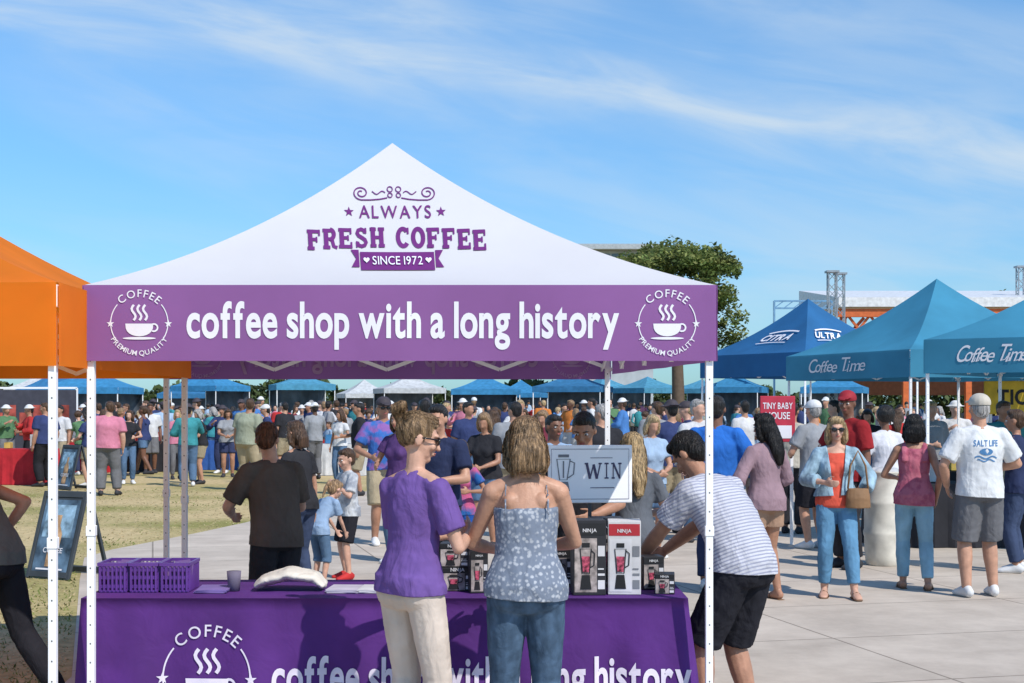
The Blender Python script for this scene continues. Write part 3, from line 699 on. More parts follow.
for sg in(-1,1):
    sp_=[(sg*(33+(8.2-i*.21)*math.cos(rad(-90+i*19))),92+(8.2-i*.21)*math.sin(rad(-90+i*19))*.85) for i in range(31)]
    a.stroke([(sg*7,87.5),(sg*15,86),(sg*24,85.2)]+sp_,1.2)
    a.stroke([(sg*(9+i*1.1),92.5+1.6*math.sin(i*.6)) for i in range(13)],1.0)
    a.circ(sg*4.2,96,2.6,1.0,n=14); a.circ(sg*4.2,90,2.2,1.0,n=14)
a.grid(lambda s_,t_: (-37+74*s_,15+18*t_),20,8)
for sg in(-1,1): a.grid(lambda s_,t_,sg=sg: (sg*(38.2+(8-5*(1-abs(2*t_-1)))*s_),18+17*t_),4,10)
a.obj('lettering',roof_fn(.004),ink_purple,mt)
a=Art(); a.text('SINCE 1972',0,19.5,12,fit=50,bold=.004,gap=.13); a.heart(-31,24,3.2); a.heart(31,24,3.2)
a.obj('lettering',roof_fn(.011),ink_white,mt)
a=Art(); zb=ez-.25
a.text('coffee shop with a long history',PX(403,d0)-C[0].x,zb,.24,fit=432/208,bold=.026,gap=.048)
logo(a,PX(140,d0)-C[0].x,ez-.183,.16); logo(a,PX(667,d0)-C[0].x,ez-.183,.16)
a.obj('lettering',lambda x,y,z: VF(0,x,y,.003+z),ink_white,mt)
a=Art(); Lb=(C[3]-C[2]).length; a.text('coffee shop with a long history',Lb/2,zb-.03,.222,fit=2.08,bold=.02,gap=.055); logo(a,.27,ez-.2,.158); logo(a,Lb-.27,ez-.2,.158)
a.obj('lettering',lambda x,y,z: VF(2,x,y,.004+z),ink_white,mt)
a=Art(); a.text('coffee shop with a long history',Lb/2,zb-.06,.222,fit=2.08,bold=.02,gap=.055); logo(a,.27,ez-.235,.158); logo(a,Lb-.27,ez-.235,.158)
a.obj('lettering',lambda x,y,z: VF(2,x,y,-.004-z),M('faint_print',(.5,.34,.56),rough=.8,trans=.3),mt,label='print showing faintly through the fabric')
fab_or=M('orange_polyester',(.90,.24,.015),rough=.75,var=.08,vs=1.5,bump=.14,bs=3,trans=.40)
fr=(PX(57,6.45),6.45); bk=(PX(190,9.5),9.5)
tent([(fr[0]-3.0,fr[1]+.25),fr,bk,(bk[0]-3.0,bk[1]+.25)],2.25,.375,3.10,fab_or,fab_or,'bright orange canopy tent on white legs beside the purple one','canopy tents')
def tentN(Np,e1,e2,ez_,vh,pz_,rm,vm,label,**k):
    Nv=Vector((*Np,0)); e1=Vector((*e1,0)); e2=Vector((*e2,0))
    return tent([tuple((Nv+e1)[:2]),tuple(Nv[:2]),tuple((Nv+e2)[:2]),tuple((Nv+e1+e2)[:2])],ez_,vh,pz_,rm,vm,label,'canopy tents',**k)
fab_teal=M('blue_teal_polyester',(.055,.27,.42),rough=.75,var=.09,vs=1.5,trans=.2,bump=.14,bs=3)
fab_navy=M('deep_blue_polyester',(.025,.14,.33),rough=.75,var=.10,vs=1.5,trans=.2,bump=.14,bs=3)
def script(a,x,y,size,fit):
    t='Coffee Time'; adv_=lambda c:.62 if c in'CT' else (.26 if c in' i' else (.30 if c in'f' else (.66 if c=='m' else .44))); w_=fit/sum(adv_(c) for c in t); cur=x-fit/2
    for i,c in enumerate(t):
        adv=w_*adv_(c)
        if c!=' ':
            v_,f_,a0,b0=glyph(c,.002); yo=y+size*.03*math.sin(i*2.1); s2=size*(1.18 if c in'CT' else 1.0)
            sx=adv*1.10/max(b0-a0,.12) if c not in'i' else size
            a.n+=1; a.add([(cur+(p-a0)*sx+.40*q*s2,yo+q*s2) for p,q in v_],f_)
            if i<len(t)-1 and t[i+1]!=' ': a.stroke([(cur+adv*.70,yo+size*.03),(cur+adv*1.0,yo+size*.06),(cur+adv*1.25,yo+size*.22)],size*.04)
        cur+=adv
t2,R2,V2,C2,c2=tentN((PX(910,19.6),19.6),(-1.1,3.05),(3.05,1.1),2.46,.38,3.60,fab_teal,fab_teal,'teal blue canopy tent with white script on its valance')
a=Art(); script(a,1.40,2.46-.27,.25,1.5)
a.obj('lettering',lambda x,y,z: V2(0,x,y,.008+z),ink_white,t2)
t3,R3,V3,C3,c3=tentN((7.45,15.2),(-2.6,1.75),(1.75,2.6),2.47,.40,3.5,fab_teal,fab_teal,'teal blue canopy tent with white script on its valance, partly seen')
a=Art(); script(a,.76,2.47-.27,.235,.80)
a.obj('lettering',lambda x,y,z: V3(0,x,y,.008+z),ink_white,t3)
t1,R1,V1,C1,c1=tentN((PX(805,27),27),(-1.62,2.6),(2.6,1.62),2.70,.45,3.85,fab_navy,fab_navy,'deep blue canopy tent with white lettering on its roof panels')
for sd_,txt,uc,tc_,ft in((0,'CITRA',.55,.34,.85),(1,'ULTRA',.30,.36,.70)):
    a=Art(); a.text(txt,0,0,.36,fit=ft,bold=.03,gap=.09,slant=.3); a.stroke([(ft*(-.5+i*.1)+.1,.39-.08*((i-5)/5)**2) for i in range(11)],.045); a.stroke([(ft*(-.5+i*.1),-.09-.05*((i-5)/5)**2) for i in range(11)],.03)
    a.obj('lettering',(lambda sd_,uc,tc_: lambda x,y,z: R1(sd_,uc+(x)/(3.06*(1-(tc_+y*.45))),tc_+y*.45,.03+z))(sd_,uc,tc_),ink_white,t1)
dm=[(-19,60),(-13.8,66),(-8.9,61),(-5.0,70),(-1.2,64),(2.6,61),(6.4,68),(9.6,62),(13,58),(-23,70),(-17,76),(0.5,78),(4.8,76),(-8,78),(-16,55),(10,76),(16,72)]
cols=[M('mid_blue_canopy',(.05,.22,.45),rough=.8,trans=.3),M('blue_canopy',(.06,.30,.58),rough=.8,trans=.3),M('sky_canopy',(.10,.36,.55),rough=.8,trans=.3),M('pale_canopy',(.6,.62,.64),rough=.8,trans=.2)]
for i,(x,y) in enumerate(dm):
    m_=cols[[0,1,2,3,1,0,2,1,1,3,0,1,2,3,1,2,3][i]]
    an=random.uniform(-.6,.6); q=[]; hs_=random.uniform(1.2,1.55)
    for dx,dy in((-hs_,-hs_),(hs_,-hs_),(hs_,hs_),(-hs_,hs_)): q.append((x+dx*math.cos(an)-dy*math.sin(an),y+dx*math.sin(an)+dy*math.cos(an)))
    tent(q,2.42+random.uniform(-.15,.15),.24,3.15+random.uniform(-.15,.1),m_,m_,'blue canopy tent over the crowd on white legs' if m_!=cols[3] else 'pale canopy tent over the crowd on white legs','canopy tents in the crowd',truss=False,wall=tent_shade_mat)
# ---------------------------------------------------------------- main table
cloth_p=M('purple_tablecloth',(.085,.022,.175),rough=.8,var=.14,vs=3,bump=.5,bs=6)
tx0,tx1,ty0,ty1,tz=-2.13,.87,7.12,7.88,.745
tb=empty('banquet_table',((tx0+tx1)/2,(ty0+ty1)/2,0),'long table under a printed purple tablecloth with white lettering','table'); ic=Vector(((tx0+tx1)/2,(ty0+ty1)/2,0))
def drape(side,u_,z):
    h=(tz-z)/tz; fl=.07*h; wv=(.020*math.sin(u_*9)+.012*math.sin(u_*23+1))*min(1,h*2)
    if side==0: return Vector((tx0+u_,ty0-fl-wv,z))
    if side==2: return Vector((tx1-u_,ty1+fl+wv,z))
    if side==1: return Vector((tx1+fl+wv,ty0+u_,z))
    return Vector((tx0-fl-wv,ty1-u_,z))
v=[];f=[]
Ls=[tx1-tx0,ty1-ty0,tx1-tx0,ty1-ty0]
for j in range(13):
    z=tz-(tz-.015)*j/12; row=0
    for sd_ in range(4):
        nn_=120 if sd_%2==0 else 30
        for k in range(nn_):
            u_=Ls[sd_]*k/nn_; p=drape(sd_,u_,z)
            if k==0 and j>0: p=(p+drape((sd_-1)%4,Ls[(sd_-1)%4],z))/2
            v.append(p-ic); row+=1
for j in range(12):
    for k in range(row): a_=j*row; f.append((a_+k,a_+(k+1)%row,a_+row+(k+1)%row,a_+row+k))
f.append(tuple(range(row)))
tcm=mesh('tc',v,f,True); tcm.polygons[len(f)-1].use_smooth=False
obj('tablecloth',tcm,cloth_p,tb)
b=B(); b.box((0,0,tz-.025),(2.9,.7,.03)); obj('table_top',b.me('tt'),M('plastic_white',(.6,.6,.58)),tb)
for sx in(-1.3,1.3):
    b=B()
    for sy in(-.28,.28): b.bar((sx,sy,0),(sx,sy,tz-.04),.03)
    b.bar((sx,-.28,.12),(sx,.28,.12),.025); obj('leg',b.me('lg'),M('dark_metal',(.08,.08,.08)),tb)
a=Art(); a.text('coffee shop with a long history',1.98,.285,.25,fit=2.06,bold=.024,gap=.05); logo(a,.63,.36,.255)
a.obj('lettering',lambda x,y,z: drape(0,x,y)+Vector((0,-.006-z,0))-ic,M('tablecloth_print',(.72,.66,.78),rough=.8),tb)
# ---------------------------------------------------------------- things on the table
TZ=tz+.002
def crate(px,dep,label):
    e=empty('crate',(PX(px,dep),dep,TZ),label,'crate','purple crates on the table'); b=B(); W,Dp,Hh=.142,.24,.15
    b.box((0,0,.006),(W,Dp,.012))
    for s_ in(-1,1):
        for zz in(.03,.075,.115): b.box((s_*(W/2-.004),0,zz),(.006,Dp,.018)); b.box((0,s_*(Dp/2-.004),zz),(W-.016,.006,.018))
        for k in range(7): b.box((-W/2+.008+k*.021,s_*(Dp/2),Hh*.46),(.009,.012,Hh*.84))
        for k in range(9): b.box((s_*(W/2),-Dp/2+.02+k*.025,Hh*.46),(.012,.009,Hh*.84))
        b.box((0,s_*(Dp/2+.002),Hh-.008),(W+.010,.014,.016)); b.box((s_*(W/2+.001),0,Hh-.008),(.012,Dp-.012,.016))
    obj('bin',b.me('bin'),M('purple_plastic',(.12,.04,.26),rough=.35,spec=.5),e)
    b=B()
    for k in range(6): b.box((random.uniform(-.03,.03),-.09+k*.035,.07),(.08,.010,.12+random.uniform(0,.03)),Matrix.Rotation(random.uniform(-.12,.12),4,'Y'))
    obj('leaflets',b.me('lf'),M('leaflet_purple',(.22,.13,.34)),e)
for px in(119,149.5,180): crate(px,7.45,'small purple plastic crate of leaflets on the tablecloth')
def product(x,y,z,W,Dp,Hh,rot,label,style=0):
    e=empty('product_box',(x,y,z),label,'box','boxed appliances on the table',rad(rot)); b=B(); b.box((0,0,Hh/2),(W,Dp,Hh))
    obj('carton',bevel(b.me('ct'),.002,1),M('carton_black',(.03,.03,.035),rough=.45) if style==0 else M('carton_white',(.60,.59,.59),rough=.5),e)
    fn=planefn((0,-Dp/2,0),(1,0,0),(0,0,1),.0015)
    wm=M('print_white_card',(.66,.65,.66),rough=.5); km=M('print_black',(.02,.02,.022),rough=.5); rm=M('print_red',(.42,.03,.04),rough=.5); gm_=M('print_grey',(.20,.21,.23),rough=.5); tn=M('print_warm_grey',(.36,.31,.29),rough=.5,var=.4,vs=25); gn=M('print_berry',(.35,.06,.10),rough=.4,var=.8,vs=60)
    a=Art(); cx_=-W*.12
    a.rect(-W*.46,Hh*.04,W*.22,Hh*.76); a.obj('front_print',fn,tn if style==0 else wm,e)
    a=Art(); a.rect(W*.25,Hh*.08,W*.46,Hh*.20); a.rect(W*.25,Hh*.26,W*.46,Hh*.29); a.rect(W*.25,Hh*.34,W*.43,Hh*.36); a.rect(W*.25,Hh*.52,W*.46,Hh*.66); a.obj('feature_print',fn,wm if style==0 else gm_,e)
    fn2=planefn((0,-Dp/2,0),(1,0,0),(0,0,1),.004)
    a=Art(); a.poly([(cx_-W*.17,Hh*.08),(cx_+W*.17,Hh*.08),(cx_+W*.12,Hh*.27),(cx_-W*.12,Hh*.27)]); a.poly([(cx_-W*.12,Hh*.64),(cx_+W*.12,Hh*.64),(cx_+W*.12,Hh*.70),(cx_-W*.12,Hh*.70)]); a.stroke([(cx_-W*.11,Hh*.29),(cx_-W*.17,Hh*.62),(cx_+W*.17,Hh*.62),(cx_+W*.11,Hh*.29)],W*.03,True)
    a.stroke([(cx_+W*.16,Hh*.6),(cx_+W*.27,Hh*.56),(cx_+W*.25,Hh*.4),(cx_+W*.13,Hh*.37)],W*.035); a.obj('product_picture',fn2,km,e)
    a=Art(); a.poly([(cx_-W*.09,Hh*.31),(cx_+W*.09,Hh*.31),(cx_+W*.125,Hh*.52),(cx_-W*.125,Hh*.52)]); a.obj('fruit_picture',planefn((0,-Dp/2,0),(1,0,0),(0,0,1),.0065),gn,e)
    a=Art(); a.rect(-W*.47,Hh*.80,W*.47,Hh*.96); a.obj('title_band',fn,rm if style==1 else km,e)
    a=Art(); a.text('NINJA',0,Hh*.845,W*.15,bold=.02); a.obj('title_print',fn2,wm,e)
    sd_=Art(); sd_.rect(-Dp*.4,Hh*.1,Dp*.4,Hh*.5); sd_.rect(-Dp*.4,Hh*.6,Dp*.4,Hh*.65); sd_.obj('side_print',planefn((W/2,0,0),(0,1,0),(0,0,1),.0015),tn,e)
product(PX(588,7.3),7.3,TZ,.165,.16,.375,3,'tall black blender box with a product picture',0)
product(PX(624,7.32),7.32,TZ,.165,.16,.37,-3,'tall white blender box with a red title band',1)
product(PX(606,7.6),7.62,TZ,.17,.16,.36,2,'tall black blender box standing behind others',0)
product(PX(651,7.5),7.50,TZ,.11,.12,.17,8,'small black appliance box on the tablecloth',0)
product(PX(664,7.35),7.32,TZ,.10,.12,.10,-6,'small black appliance box near the table end',0)
product(PX(457,7.4),7.45,TZ,.17,.14,.12,3,'low black appliance box under another box',0)
product(PX(455,7.4),7.45,TZ+.122,.15,.13,.12,-4,'small black appliance box stacked on another',0)
product(PX(478,7.4),7.35,TZ,.09,.1,.22,10,'narrow black appliance box on the tablecloth',0)
product(PX(562,7.5),7.62,TZ,.12,.14,.2,0,'black appliance box beside the prize sign',0)
b=B(); b.loft([(-.17,0,.02),(-.13,0,.05),(0,0,.085),(.13,0,.065),(.18,0,.02)],[(.02,.10),(.03,.12),(.035,.13),(.03,.12),(.02,.09)],ref=(0,0,1)); me=remesh(b,.008,2,.016,.05)
obj('folded_bag',me,M('cream_canvas',(.64,.60,.53),bump=.5,bs=12),None,loc=(PX(290,7.45),7.45,TZ),label='cream canvas bag lying folded on the purple tablecloth',cat='bag')
b=B(); b.loft([(0,0,0),(0,0,.06),(0,0,.1)],[.03,.034,.037],n=20,cap=0); obj('paper_cup',b.me('cup',True),M('cup_grey',(.16,.14,.2)),None,loc=(PX(234,7.4),7.4,TZ),label='dark grey paper cup on the purple tablecloth',cat='cup')
for px_,w_,c_,nm in((345,.16,(.5,.47,.55),'stack of pale flyers lying on the tablecloth'),(215,.16,(.2,.14,.36),'purple flyers lying on the tablecloth'),(372,.12,(.6,.6,.62),'small white flyers lying near the table edge')):
    b=B()
    for k in range(4): b.box((0,0,.002+.0042*k),(w_,.22,.004),Matrix.Rotation(random.uniform(-.12,.12),4,'Z'))
    obj('flyer_stack',b.me('fl'),M('flyer_%d'%px_,c_),None,loc=(PX(px_,7.4),7.4,TZ+.001),label=nm,cat='paper')
d_=7.7; zc=PZ(474,d_); W_,H_=85/FL*d_,58/FL*d_
e=empty('counter_sign',(PX(590,d_),d_,TZ),'white prize sign on a thin stand on the table','sign',rot=rad(6))
b=B(); b.box((0,0,zc-TZ),(W_,.015,H_)); obj('sign_board',bevel(b.me('bd'),.006),M('sign_white',(.95,.95,.96),rough=.3,var=.01),e)
b=B(); b.bar((0,.01,.01),(0,.01,zc-TZ-H_/2),.018); b.box((0,.01,.006),(.16,.14,.012)); obj('stand',b.me('st'),M('dark_metal',(.08,.08,.08)),e)
fn=planefn((0,-.0075,zc-TZ),(1,0,0),(0,0,1),.002); a=Art()
for ch,x_,w_ in(('W',-.025,.085),('I',.068,.04),('N',.112,.06)): slab(a,ch,x_,-.025,.085,w_,.55)
a.rect(.0,-.075,.13,-.071); a.rect(.0,.085,.12,.088)
a.stroke([(-W_*.46,-H_*.43),(W_*.46,-H_*.43),(W_*.46,H_*.43),(-W_*.46,H_*.43)],.003,True); a.obj('lettering',fn,M('ink_dark',(.09,.08,.14)),e)
a=Art(); a.poly([(-.18,-.09),(-.11,-.09),(-.12,-.04),(-.17,-.04)]); a.stroke([(-.165,-.03),(-.18,.08),(-.108,.08),(-.125,-.03)],.006,True); a.rect(-.172,.09,-.115,.105); a.rect(-.148,-.02,-.141,.07); a.stroke([(-.108,.07),(-.085,.06),(-.09,.0),(-.12,-.02)],.006); a.obj('product_picture',fn,M('print_grey',(.20,.21,.23)),e)
# ---------------------------------------------------------------- foreground people
N_=dict
shoe_w=M('shoe_white',(.7,.7,.7)); shoe_b=M('shoe_black',(.04,.04,.045)); shoe_br=M('sandal_brown',(.16,.09,.05)); shoe_r=M('shoe_red',(.5,.03,.03))
person(411,6.5,N_(sex='f',fat=.92,lean=4,armR=(.12,.28,1.16),armL=(-.06,.33,1.14),poleR=(.6,-.4,-1),poleL=(-.6,-.4,-1),hyaw=-38,hpitch=14,hair='bun',glasses=True,curl=45,strands=5500,
  top=N_(sleeve=.7,hem=-.045,e=.016,flare=.012,disp=.014),bottom=N_(leg=1.5,e=.007,flare=.016,disp=.006),shoe='sandal',shoem=shoe_br),
  'woman in purple t-shirt and cream capri trousers standing at the table',yaw=-40,h=1.67,skin=0,topm=cloth('purple_tee',(.16,.09,.30)),botm=cloth('cream',(.60,.51,.44),bump=.6),hairc='lightbrown',vox=.006)
person(526,6.45,N_(sex='f',fat=1.04,lean=5,armR=(.10,.34,1.10),armL=(-.12,.33,1.08),poleR=(1,-.5,-.75),poleL=(-1,-.5,-.75),hyaw=8,hpitch=20,hair='bob',curl=40,strands=7000,
  top=N_(sleeve=0,hem=-.055,neck=.37,e=.012,flare=.02,sw=.006,disp=.014),bottom=N_(leg=1.5,e=.007,flare=.012,disp=.006),shoe='sandal',shoem=shoe_br,topname='camisole',botname='jeans'),
  'woman in grey patterned camisole and denim capris at the table',yaw=2,h=1.65,skin=1,topm=cloth('camisole',(.42,.44,.48),pat='floral',col2=(.18,.21,.27),ps=48),botm=cloth('denim_near',(.07,.115,.18),var=.25,vs=20,bump=.6),hairc='lightbrown',vox=.006)
person(731,7.45,N_(sex='m',fat=1.06,lean=40,armR=(.10,.56,.90),armL=(-.16,.52,.88),poleR=(.6,-.6,-.3),poleL=(-.8,-.3,-.4),hyaw=8,hpitch=46,hair='short',curl=35,hips=(0,-.08,-.03),footR=(.12,-.06,.085),footL=(-.12,.08,.085),strands=4500,
  top=N_(sleeve=.75,hem=-.05,e=.018,flare=.014,disp=.014),bottom=N_(leg=.98,e=.014,flare=.03,disp=.010),shoe='sneaker',shoem=shoe_b,topname='polo_shirt',botname='shorts'),
  'man in striped polo and black shorts leaning over the table',yaw=46,h=1.70,skin=2,topm=cloth('striped_polo',(.54,.54,.59),pat='stripe',col2=(.31,.32,.41),ps=52),botm=cloth('black',(.022,.022,.028)),hairc='black',vox=.0065)
person(277,9.4,N_(sex='m',fat=1.04,lean=14,armL=(-.16,.38,1.06),armR=(.14,.34,1.04),poleL=(-.9,-.2,-.8),poleR=(.8,-.4,-.8),hyaw=-40,hpitch=24,hair='short',curl=45,strands=3500,
  top=N_(sleeve=.8,hem=-.09,e=.018,flare=.016,disp=.014),bottom=N_(leg=1.9,e=.014),shoe='sneaker',shoem=shoe_b),
  'man in dark brown t-shirt looking down at his hands',yaw=38,h=1.60,skin=0,topm=cloth('brown_tee',(.115,.095,.082)),botm=cloth('charcoal',(.035,.035,.04)),hairc='auburn',vox=.008)
person(586,9.4,N_(sex='m',lean=6,armL=(-.12,.32,1.06),armR=(.14,.32,1.06),poleL=(-.8,-.3,-.8),poleR=(.8,-.3,-.8),hpitch=25,hair='short',
  top=N_(sleeve=.7,e=.018),bottom=N_(leg=1.9),shoem=shoe_b),'dark-haired man in black shirt serving behind the table',yaw=165,h=1.66,skin=2,topm=cloth('black2',(.035,.035,.04)),botm=cloth('charcoal',(.035,.035,.04)),hairc='black')
person(634,9.6,N_(sex='f',lean=3,armR=(.14,.26,1.1),poleR=(.8,-.5,-.8),hpitch=10,hair='long',strands=4500,top=N_(sleeve=.6),bottom=N_(leg=1.9),shoem=shoe_w),
  'woman with long blonde hair in a grey t-shirt',yaw=10,h=1.52,skin=0,topm=cloth('grey_tee',(.12,.13,.15)),botm=cloth('denim',(.10,.17,.27)),hairc='blonde')
person(301,12.6,N_(sex='f',lean=6,armL=(-.16,.28,1.1),poleL=(-.8,-.5,-.8),hpitch=15,hair='bob',top=N_(sleeve=.6),bottom=N_(leg=1.9),shoem=shoe_b),
  'dark-haired woman in black top standing by the path',yaw=60,h=1.57,skin=1,topm=cloth('black2',(.035,.035,.04)),botm=cloth('denim_dark',(.05,.07,.13)),hairc='brown',vox=.012)
person(349,14.1,N_(sex='m',fat=.82,hs=1.22,lean=3,armL=(-.12,.24,1.28),armR=(.12,.22,1.22),poleL=(-.8,-.2,-1),poleR=(.8,-.2,-1),hpitch=12,hyaw=10,hair='short',footL=(-.14,.06,.085),
  top=N_(sleeve=.8,hem=-.1,e=.022,flare=.02),bottom=N_(leg=.95,e=.02,flare=.03),shoem=shoe_r,botname='shorts'),'boy in grey-white t-shirt and black shorts with raised hands',yaw=120,h=1.26,skin=0,topm=cloth('boy_tee',(.58,.60,.62),pat='blotch',col2=(.3,.32,.36),ps=9),botm=cloth('black',(.022,.022,.028)),hairc='brown',vox=.012)
person(319,13.4,N_(sex='f',fat=.9,hs=1.25,lean=38,armL=(-.1,.5,.80),armR=(.12,.48,.78),hpitch=35,hair='pony',top=N_(sleeve=.7,hem=-.1,e=.022),bottom=N_(leg=1.2,e=.014),shoem=shoe_w),
  'child in pale blue t-shirt bending forward on the path',yaw=-40,h=1.04,skin=0,topm=cloth('paleblue',(.27,.38,.54)),botm=cloth('denim',(.10,.17,.27)),hairc='lightbrown',vox=.012)
person(383,17.5,N_(sex='m',lean=2,armL=(-.15,.30,1.15),poleL=(-.8,-.3,-.8),armR=(.2,.2,1.05),poleR=(.8,-.5,-.8),hpitch=8,hair='cap',glasses=True,top=N_(sleeve=.7,e=.02),bottom=N_(leg=1.0,e=.02,flare=.03),shoem=shoe_w,hat='cap',botname='shorts'),
  'man in blue patterned shirt with sunglasses and cap',yaw=200,h=1.80,skin=2,topm=cloth('blue_mixed',(.05,.15,.45),pat='blotch',col2=(.25,.12,.35),ps=8),botm=cloth('khaki',(.40,.33,.22)),hairc='black',hatm=M('cap_dark',(.06,.05,.06)),vox=.013)
person(400,15.5,N_(sex='f',lean=2,hair='bob',armR=(.16,.25,1.1),poleR=(.8,-.5,-.8),top=N_(sleeve=.5),bottom=N_(leg=1.9),shoem=shoe_w),'dark-haired woman in plum top in the queue',yaw=150,h=1.66,skin=2,topm=cloth('plum',(.10,.05,.16)),botm=cloth('denim',(.10,.17,.27)),hairc='brown',vox=.012)
person(440,11.8,N_(sex='m',lean=4,armL=(-.12,.3,1.12),poleL=(-.8,-.3,-.8),hpitch=10,hair='short',top=N_(sleeve=.7),bottom=N_(leg=1.9),shoem=shoe_b),'man in dark t-shirt standing behind the counter',yaw=160,h=1.71,skin=1,topm=cloth('navy',(.03,.04,.09)),botm=cloth('charcoal',(.035,.035,.04)),hairc='black',vox=.011)
person(461,13.6,N_(sex='f',fat=.85,hs=1.18,hair='long',lean=2,top=N_(sleeve=.6,hem=-.1),bottom=N_(leg=.6,e=.016),shoem=shoe_w,botname='shorts',armL=(-.14,.2,1.15),poleL=(-.8,-.3,-.8)),'girl in pink and blue top with dark hair',yaw=170,h=1.36,skin=2,topm=cloth('pink_blue',(.55,.12,.25),pat='blotch',col2=(.03,.12,.35),ps=5),botm=cloth('royal',(.02,.08,.32)),hairc='brown',vox=.012)
person(552,13,N_(sex='m',lean=3,hair='short',armR=(.14,.3,1.1),poleR=(.8,-.3,-.8),top=N_(sleeve=.7),bottom=N_(leg=1.9),shoem=shoe_b),'man in pale blue shirt behind the prize sign',yaw=-150,h=1.62,skin=3,topm=cloth('paleblue',(.27,.38,.54)),botm=cloth('khaki',(.40,.33,.22)),hairc='black',vox=.012)
person(0,7.9,N_(sex='f',lean=34,hips=(0,-.05,-.03),armR=(.20,.02,1.00),poleR=(.3,-1,.1),armL=(-.1,.4,1.0),hpitch=30,hair='long',footR=(.10,-.38,.12),footL=(-.10,.16,.085),toeR=25,
  top=N_(sleeve=.35,hem=-.05,e=.014),bottom=N_(leg=1.95,e=.010,flare=.01),shoem=shoe_b),'person in grey top and black trousers leaning at the orange tent',yaw=84,h=1.68,skin=1,topm=cloth('grey_top',(.13,.13,.12)),botm=cloth('black',(.022,.022,.028)),hairc='brown',x=PX(-12,7.9),vox=.0085)
wt,_,_=person(980,12.76,N_(sex='m',fat=1.08,lean=1,armR=(.20,.22,1.10),poleR=(.9,-.6,-.6),armL=(-.24,.14,.95),poleL=(-.9,-.6,-.3),hair='cap',hpitch=0,hat='cap',hyaw=10,footR=(.13,.03,.085),footL=(-.13,-.03,.085),
  top=N_(sleeve=.8,hem=-.08,e=.022,flare=.014,disp=.014),bottom=N_(leg=.98,e=.018,flare=.035),shoem=shoe_w,botname='shorts'),'man in white printed t-shirt, grey shorts and cap',yaw=4,h=1.80,skin=1,topm=cloth('white_tee',(.64,.65,.66)),botm=cloth('grey_shorts',(.14,.14,.15)),hairc='grey',hatm=M('cap_cream',(.55,.5,.42)),vox=.0095)
person(914,13.24,N_(sex='f',fat=.98,lean=1,armR=(.22,.05,.92),armL=(-.15,.25,1.1),poleL=(-.9,-.6,-.6),hair='bob',strands=2500,hpitch=6,hyaw=-8,footR=(.13,-.05,.085),footL=(-.10,.08,.085),
  top=N_(sleeve=0,hem=-.10,neck=.46,e=.016,flare=.025,sw=.028),bottom=N_(leg=1.9,e=.008),shoe='sandal',shoem=shoe_br,topname='tank_top',botname='jeans'),'woman in pink tank top and light blue jeans',yaw=-12,h=1.62,skin=2,topm=cloth('rose',(.46,.14,.19),pat='blotch',col2=(.36,.09,.14),ps=14),botm=cloth('light_denim',(.24,.42,.54),var=.2),hairc='black',vox=.0095)
spj=N_(sex='f',fat=1.10,lean=1,armR=(.12,.24,1.12),poleR=(1,-.4,-.7),armL=(-.24,.12,.98),poleL=(-.9,-.6,-.3),hair='bob',strands=3000,glasses=True,hpitch=5,hyaw=6,footR=(.11,.0,.085),footL=(-.16,.16,.085),open=-.085,
  top=N_(sleeve=1.6,hem=.035,neck=.48,e=.028,flare=.012,sflare=.012),bottom=N_(leg=1.85,e=.008),shoe='sandal',shoem=shoe_br,topname='denim_jacket',botname='jeans')
pj,sj,kj=person(836,12.76,spj,'blonde woman in denim jacket over red top, jeans and sunglasses',yaw=172,h=1.60,skin=0,topm=cloth('pale_denim',(.30,.43,.52),var=.25,vs=14),botm=cloth('mid_denim',(.12,.27,.43),var=.2),hairc='blonde',vox=.0095)
b=B(); torso(b,sj,-.12,.44,.018,.006)
for sg in(1,-1):
    fo,t,a_=sj.fwd(.30); b.ell(sj.sp(.30)+fo*.085*sj.fat+a_*sg*.065,(.066,.06,.066)); b.ell(sj.P0+Vector((sg*.078,-.05,-.045)),(.1,.092,.09))
me=clip(remesh(b,.009,2,.01,.07),sj.sp(-.08),Vector((0,0,1))); me.transform(Matrix.Scale(kj,4)); obj('red_top',me,cloth('coral',(.70,.11,.07)),pj,label='coral red top showing under the open jacket')
person(766,12.56,N_(sex='f',fat=1.0,lean=2,armR=(.14,.22,1.05),poleR=(.9,-.6,-.6),armL=(-.20,.20,.98),poleL=(-.9,-.6,-.3),hair='long',strands=3000,hpitch=10,hyaw=20,footR=(.11,-.04,.085),footL=(-.10,.10,.085),
  top=N_(sleeve=1.2,hem=-.10,e=.022,flare=.02),bottom=N_(leg=.5,e=.014,flare=.02),shoe='sandal',shoem=shoe_br,botname='shorts'),'woman with long dark hair, mauve top and tan shorts',yaw=30,h=1.63,skin=2,topm=cloth('mauve',(.30,.20,.23)),botm=cloth('tan',(.36,.23,.16)),hairc='black',vox=.0095)
person(716,13.2,N_(sex='m',fat=1.1,lean=2,hair='short',armR=(.16,.25,1.1),poleR=(.9,-.5,-.7),top=N_(sleeve=.75,hem=-.1,e=.024),bottom=N_(leg=1.9,e=.016),shoem=shoe_w),'man in bright blue t-shirt standing with his back turned',yaw=-20,h=1.79,skin=3,topm=cloth('bright_blue',(.03,.15,.52)),botm=cloth('navy',(.03,.04,.09)),hairc='black',vox=.011)
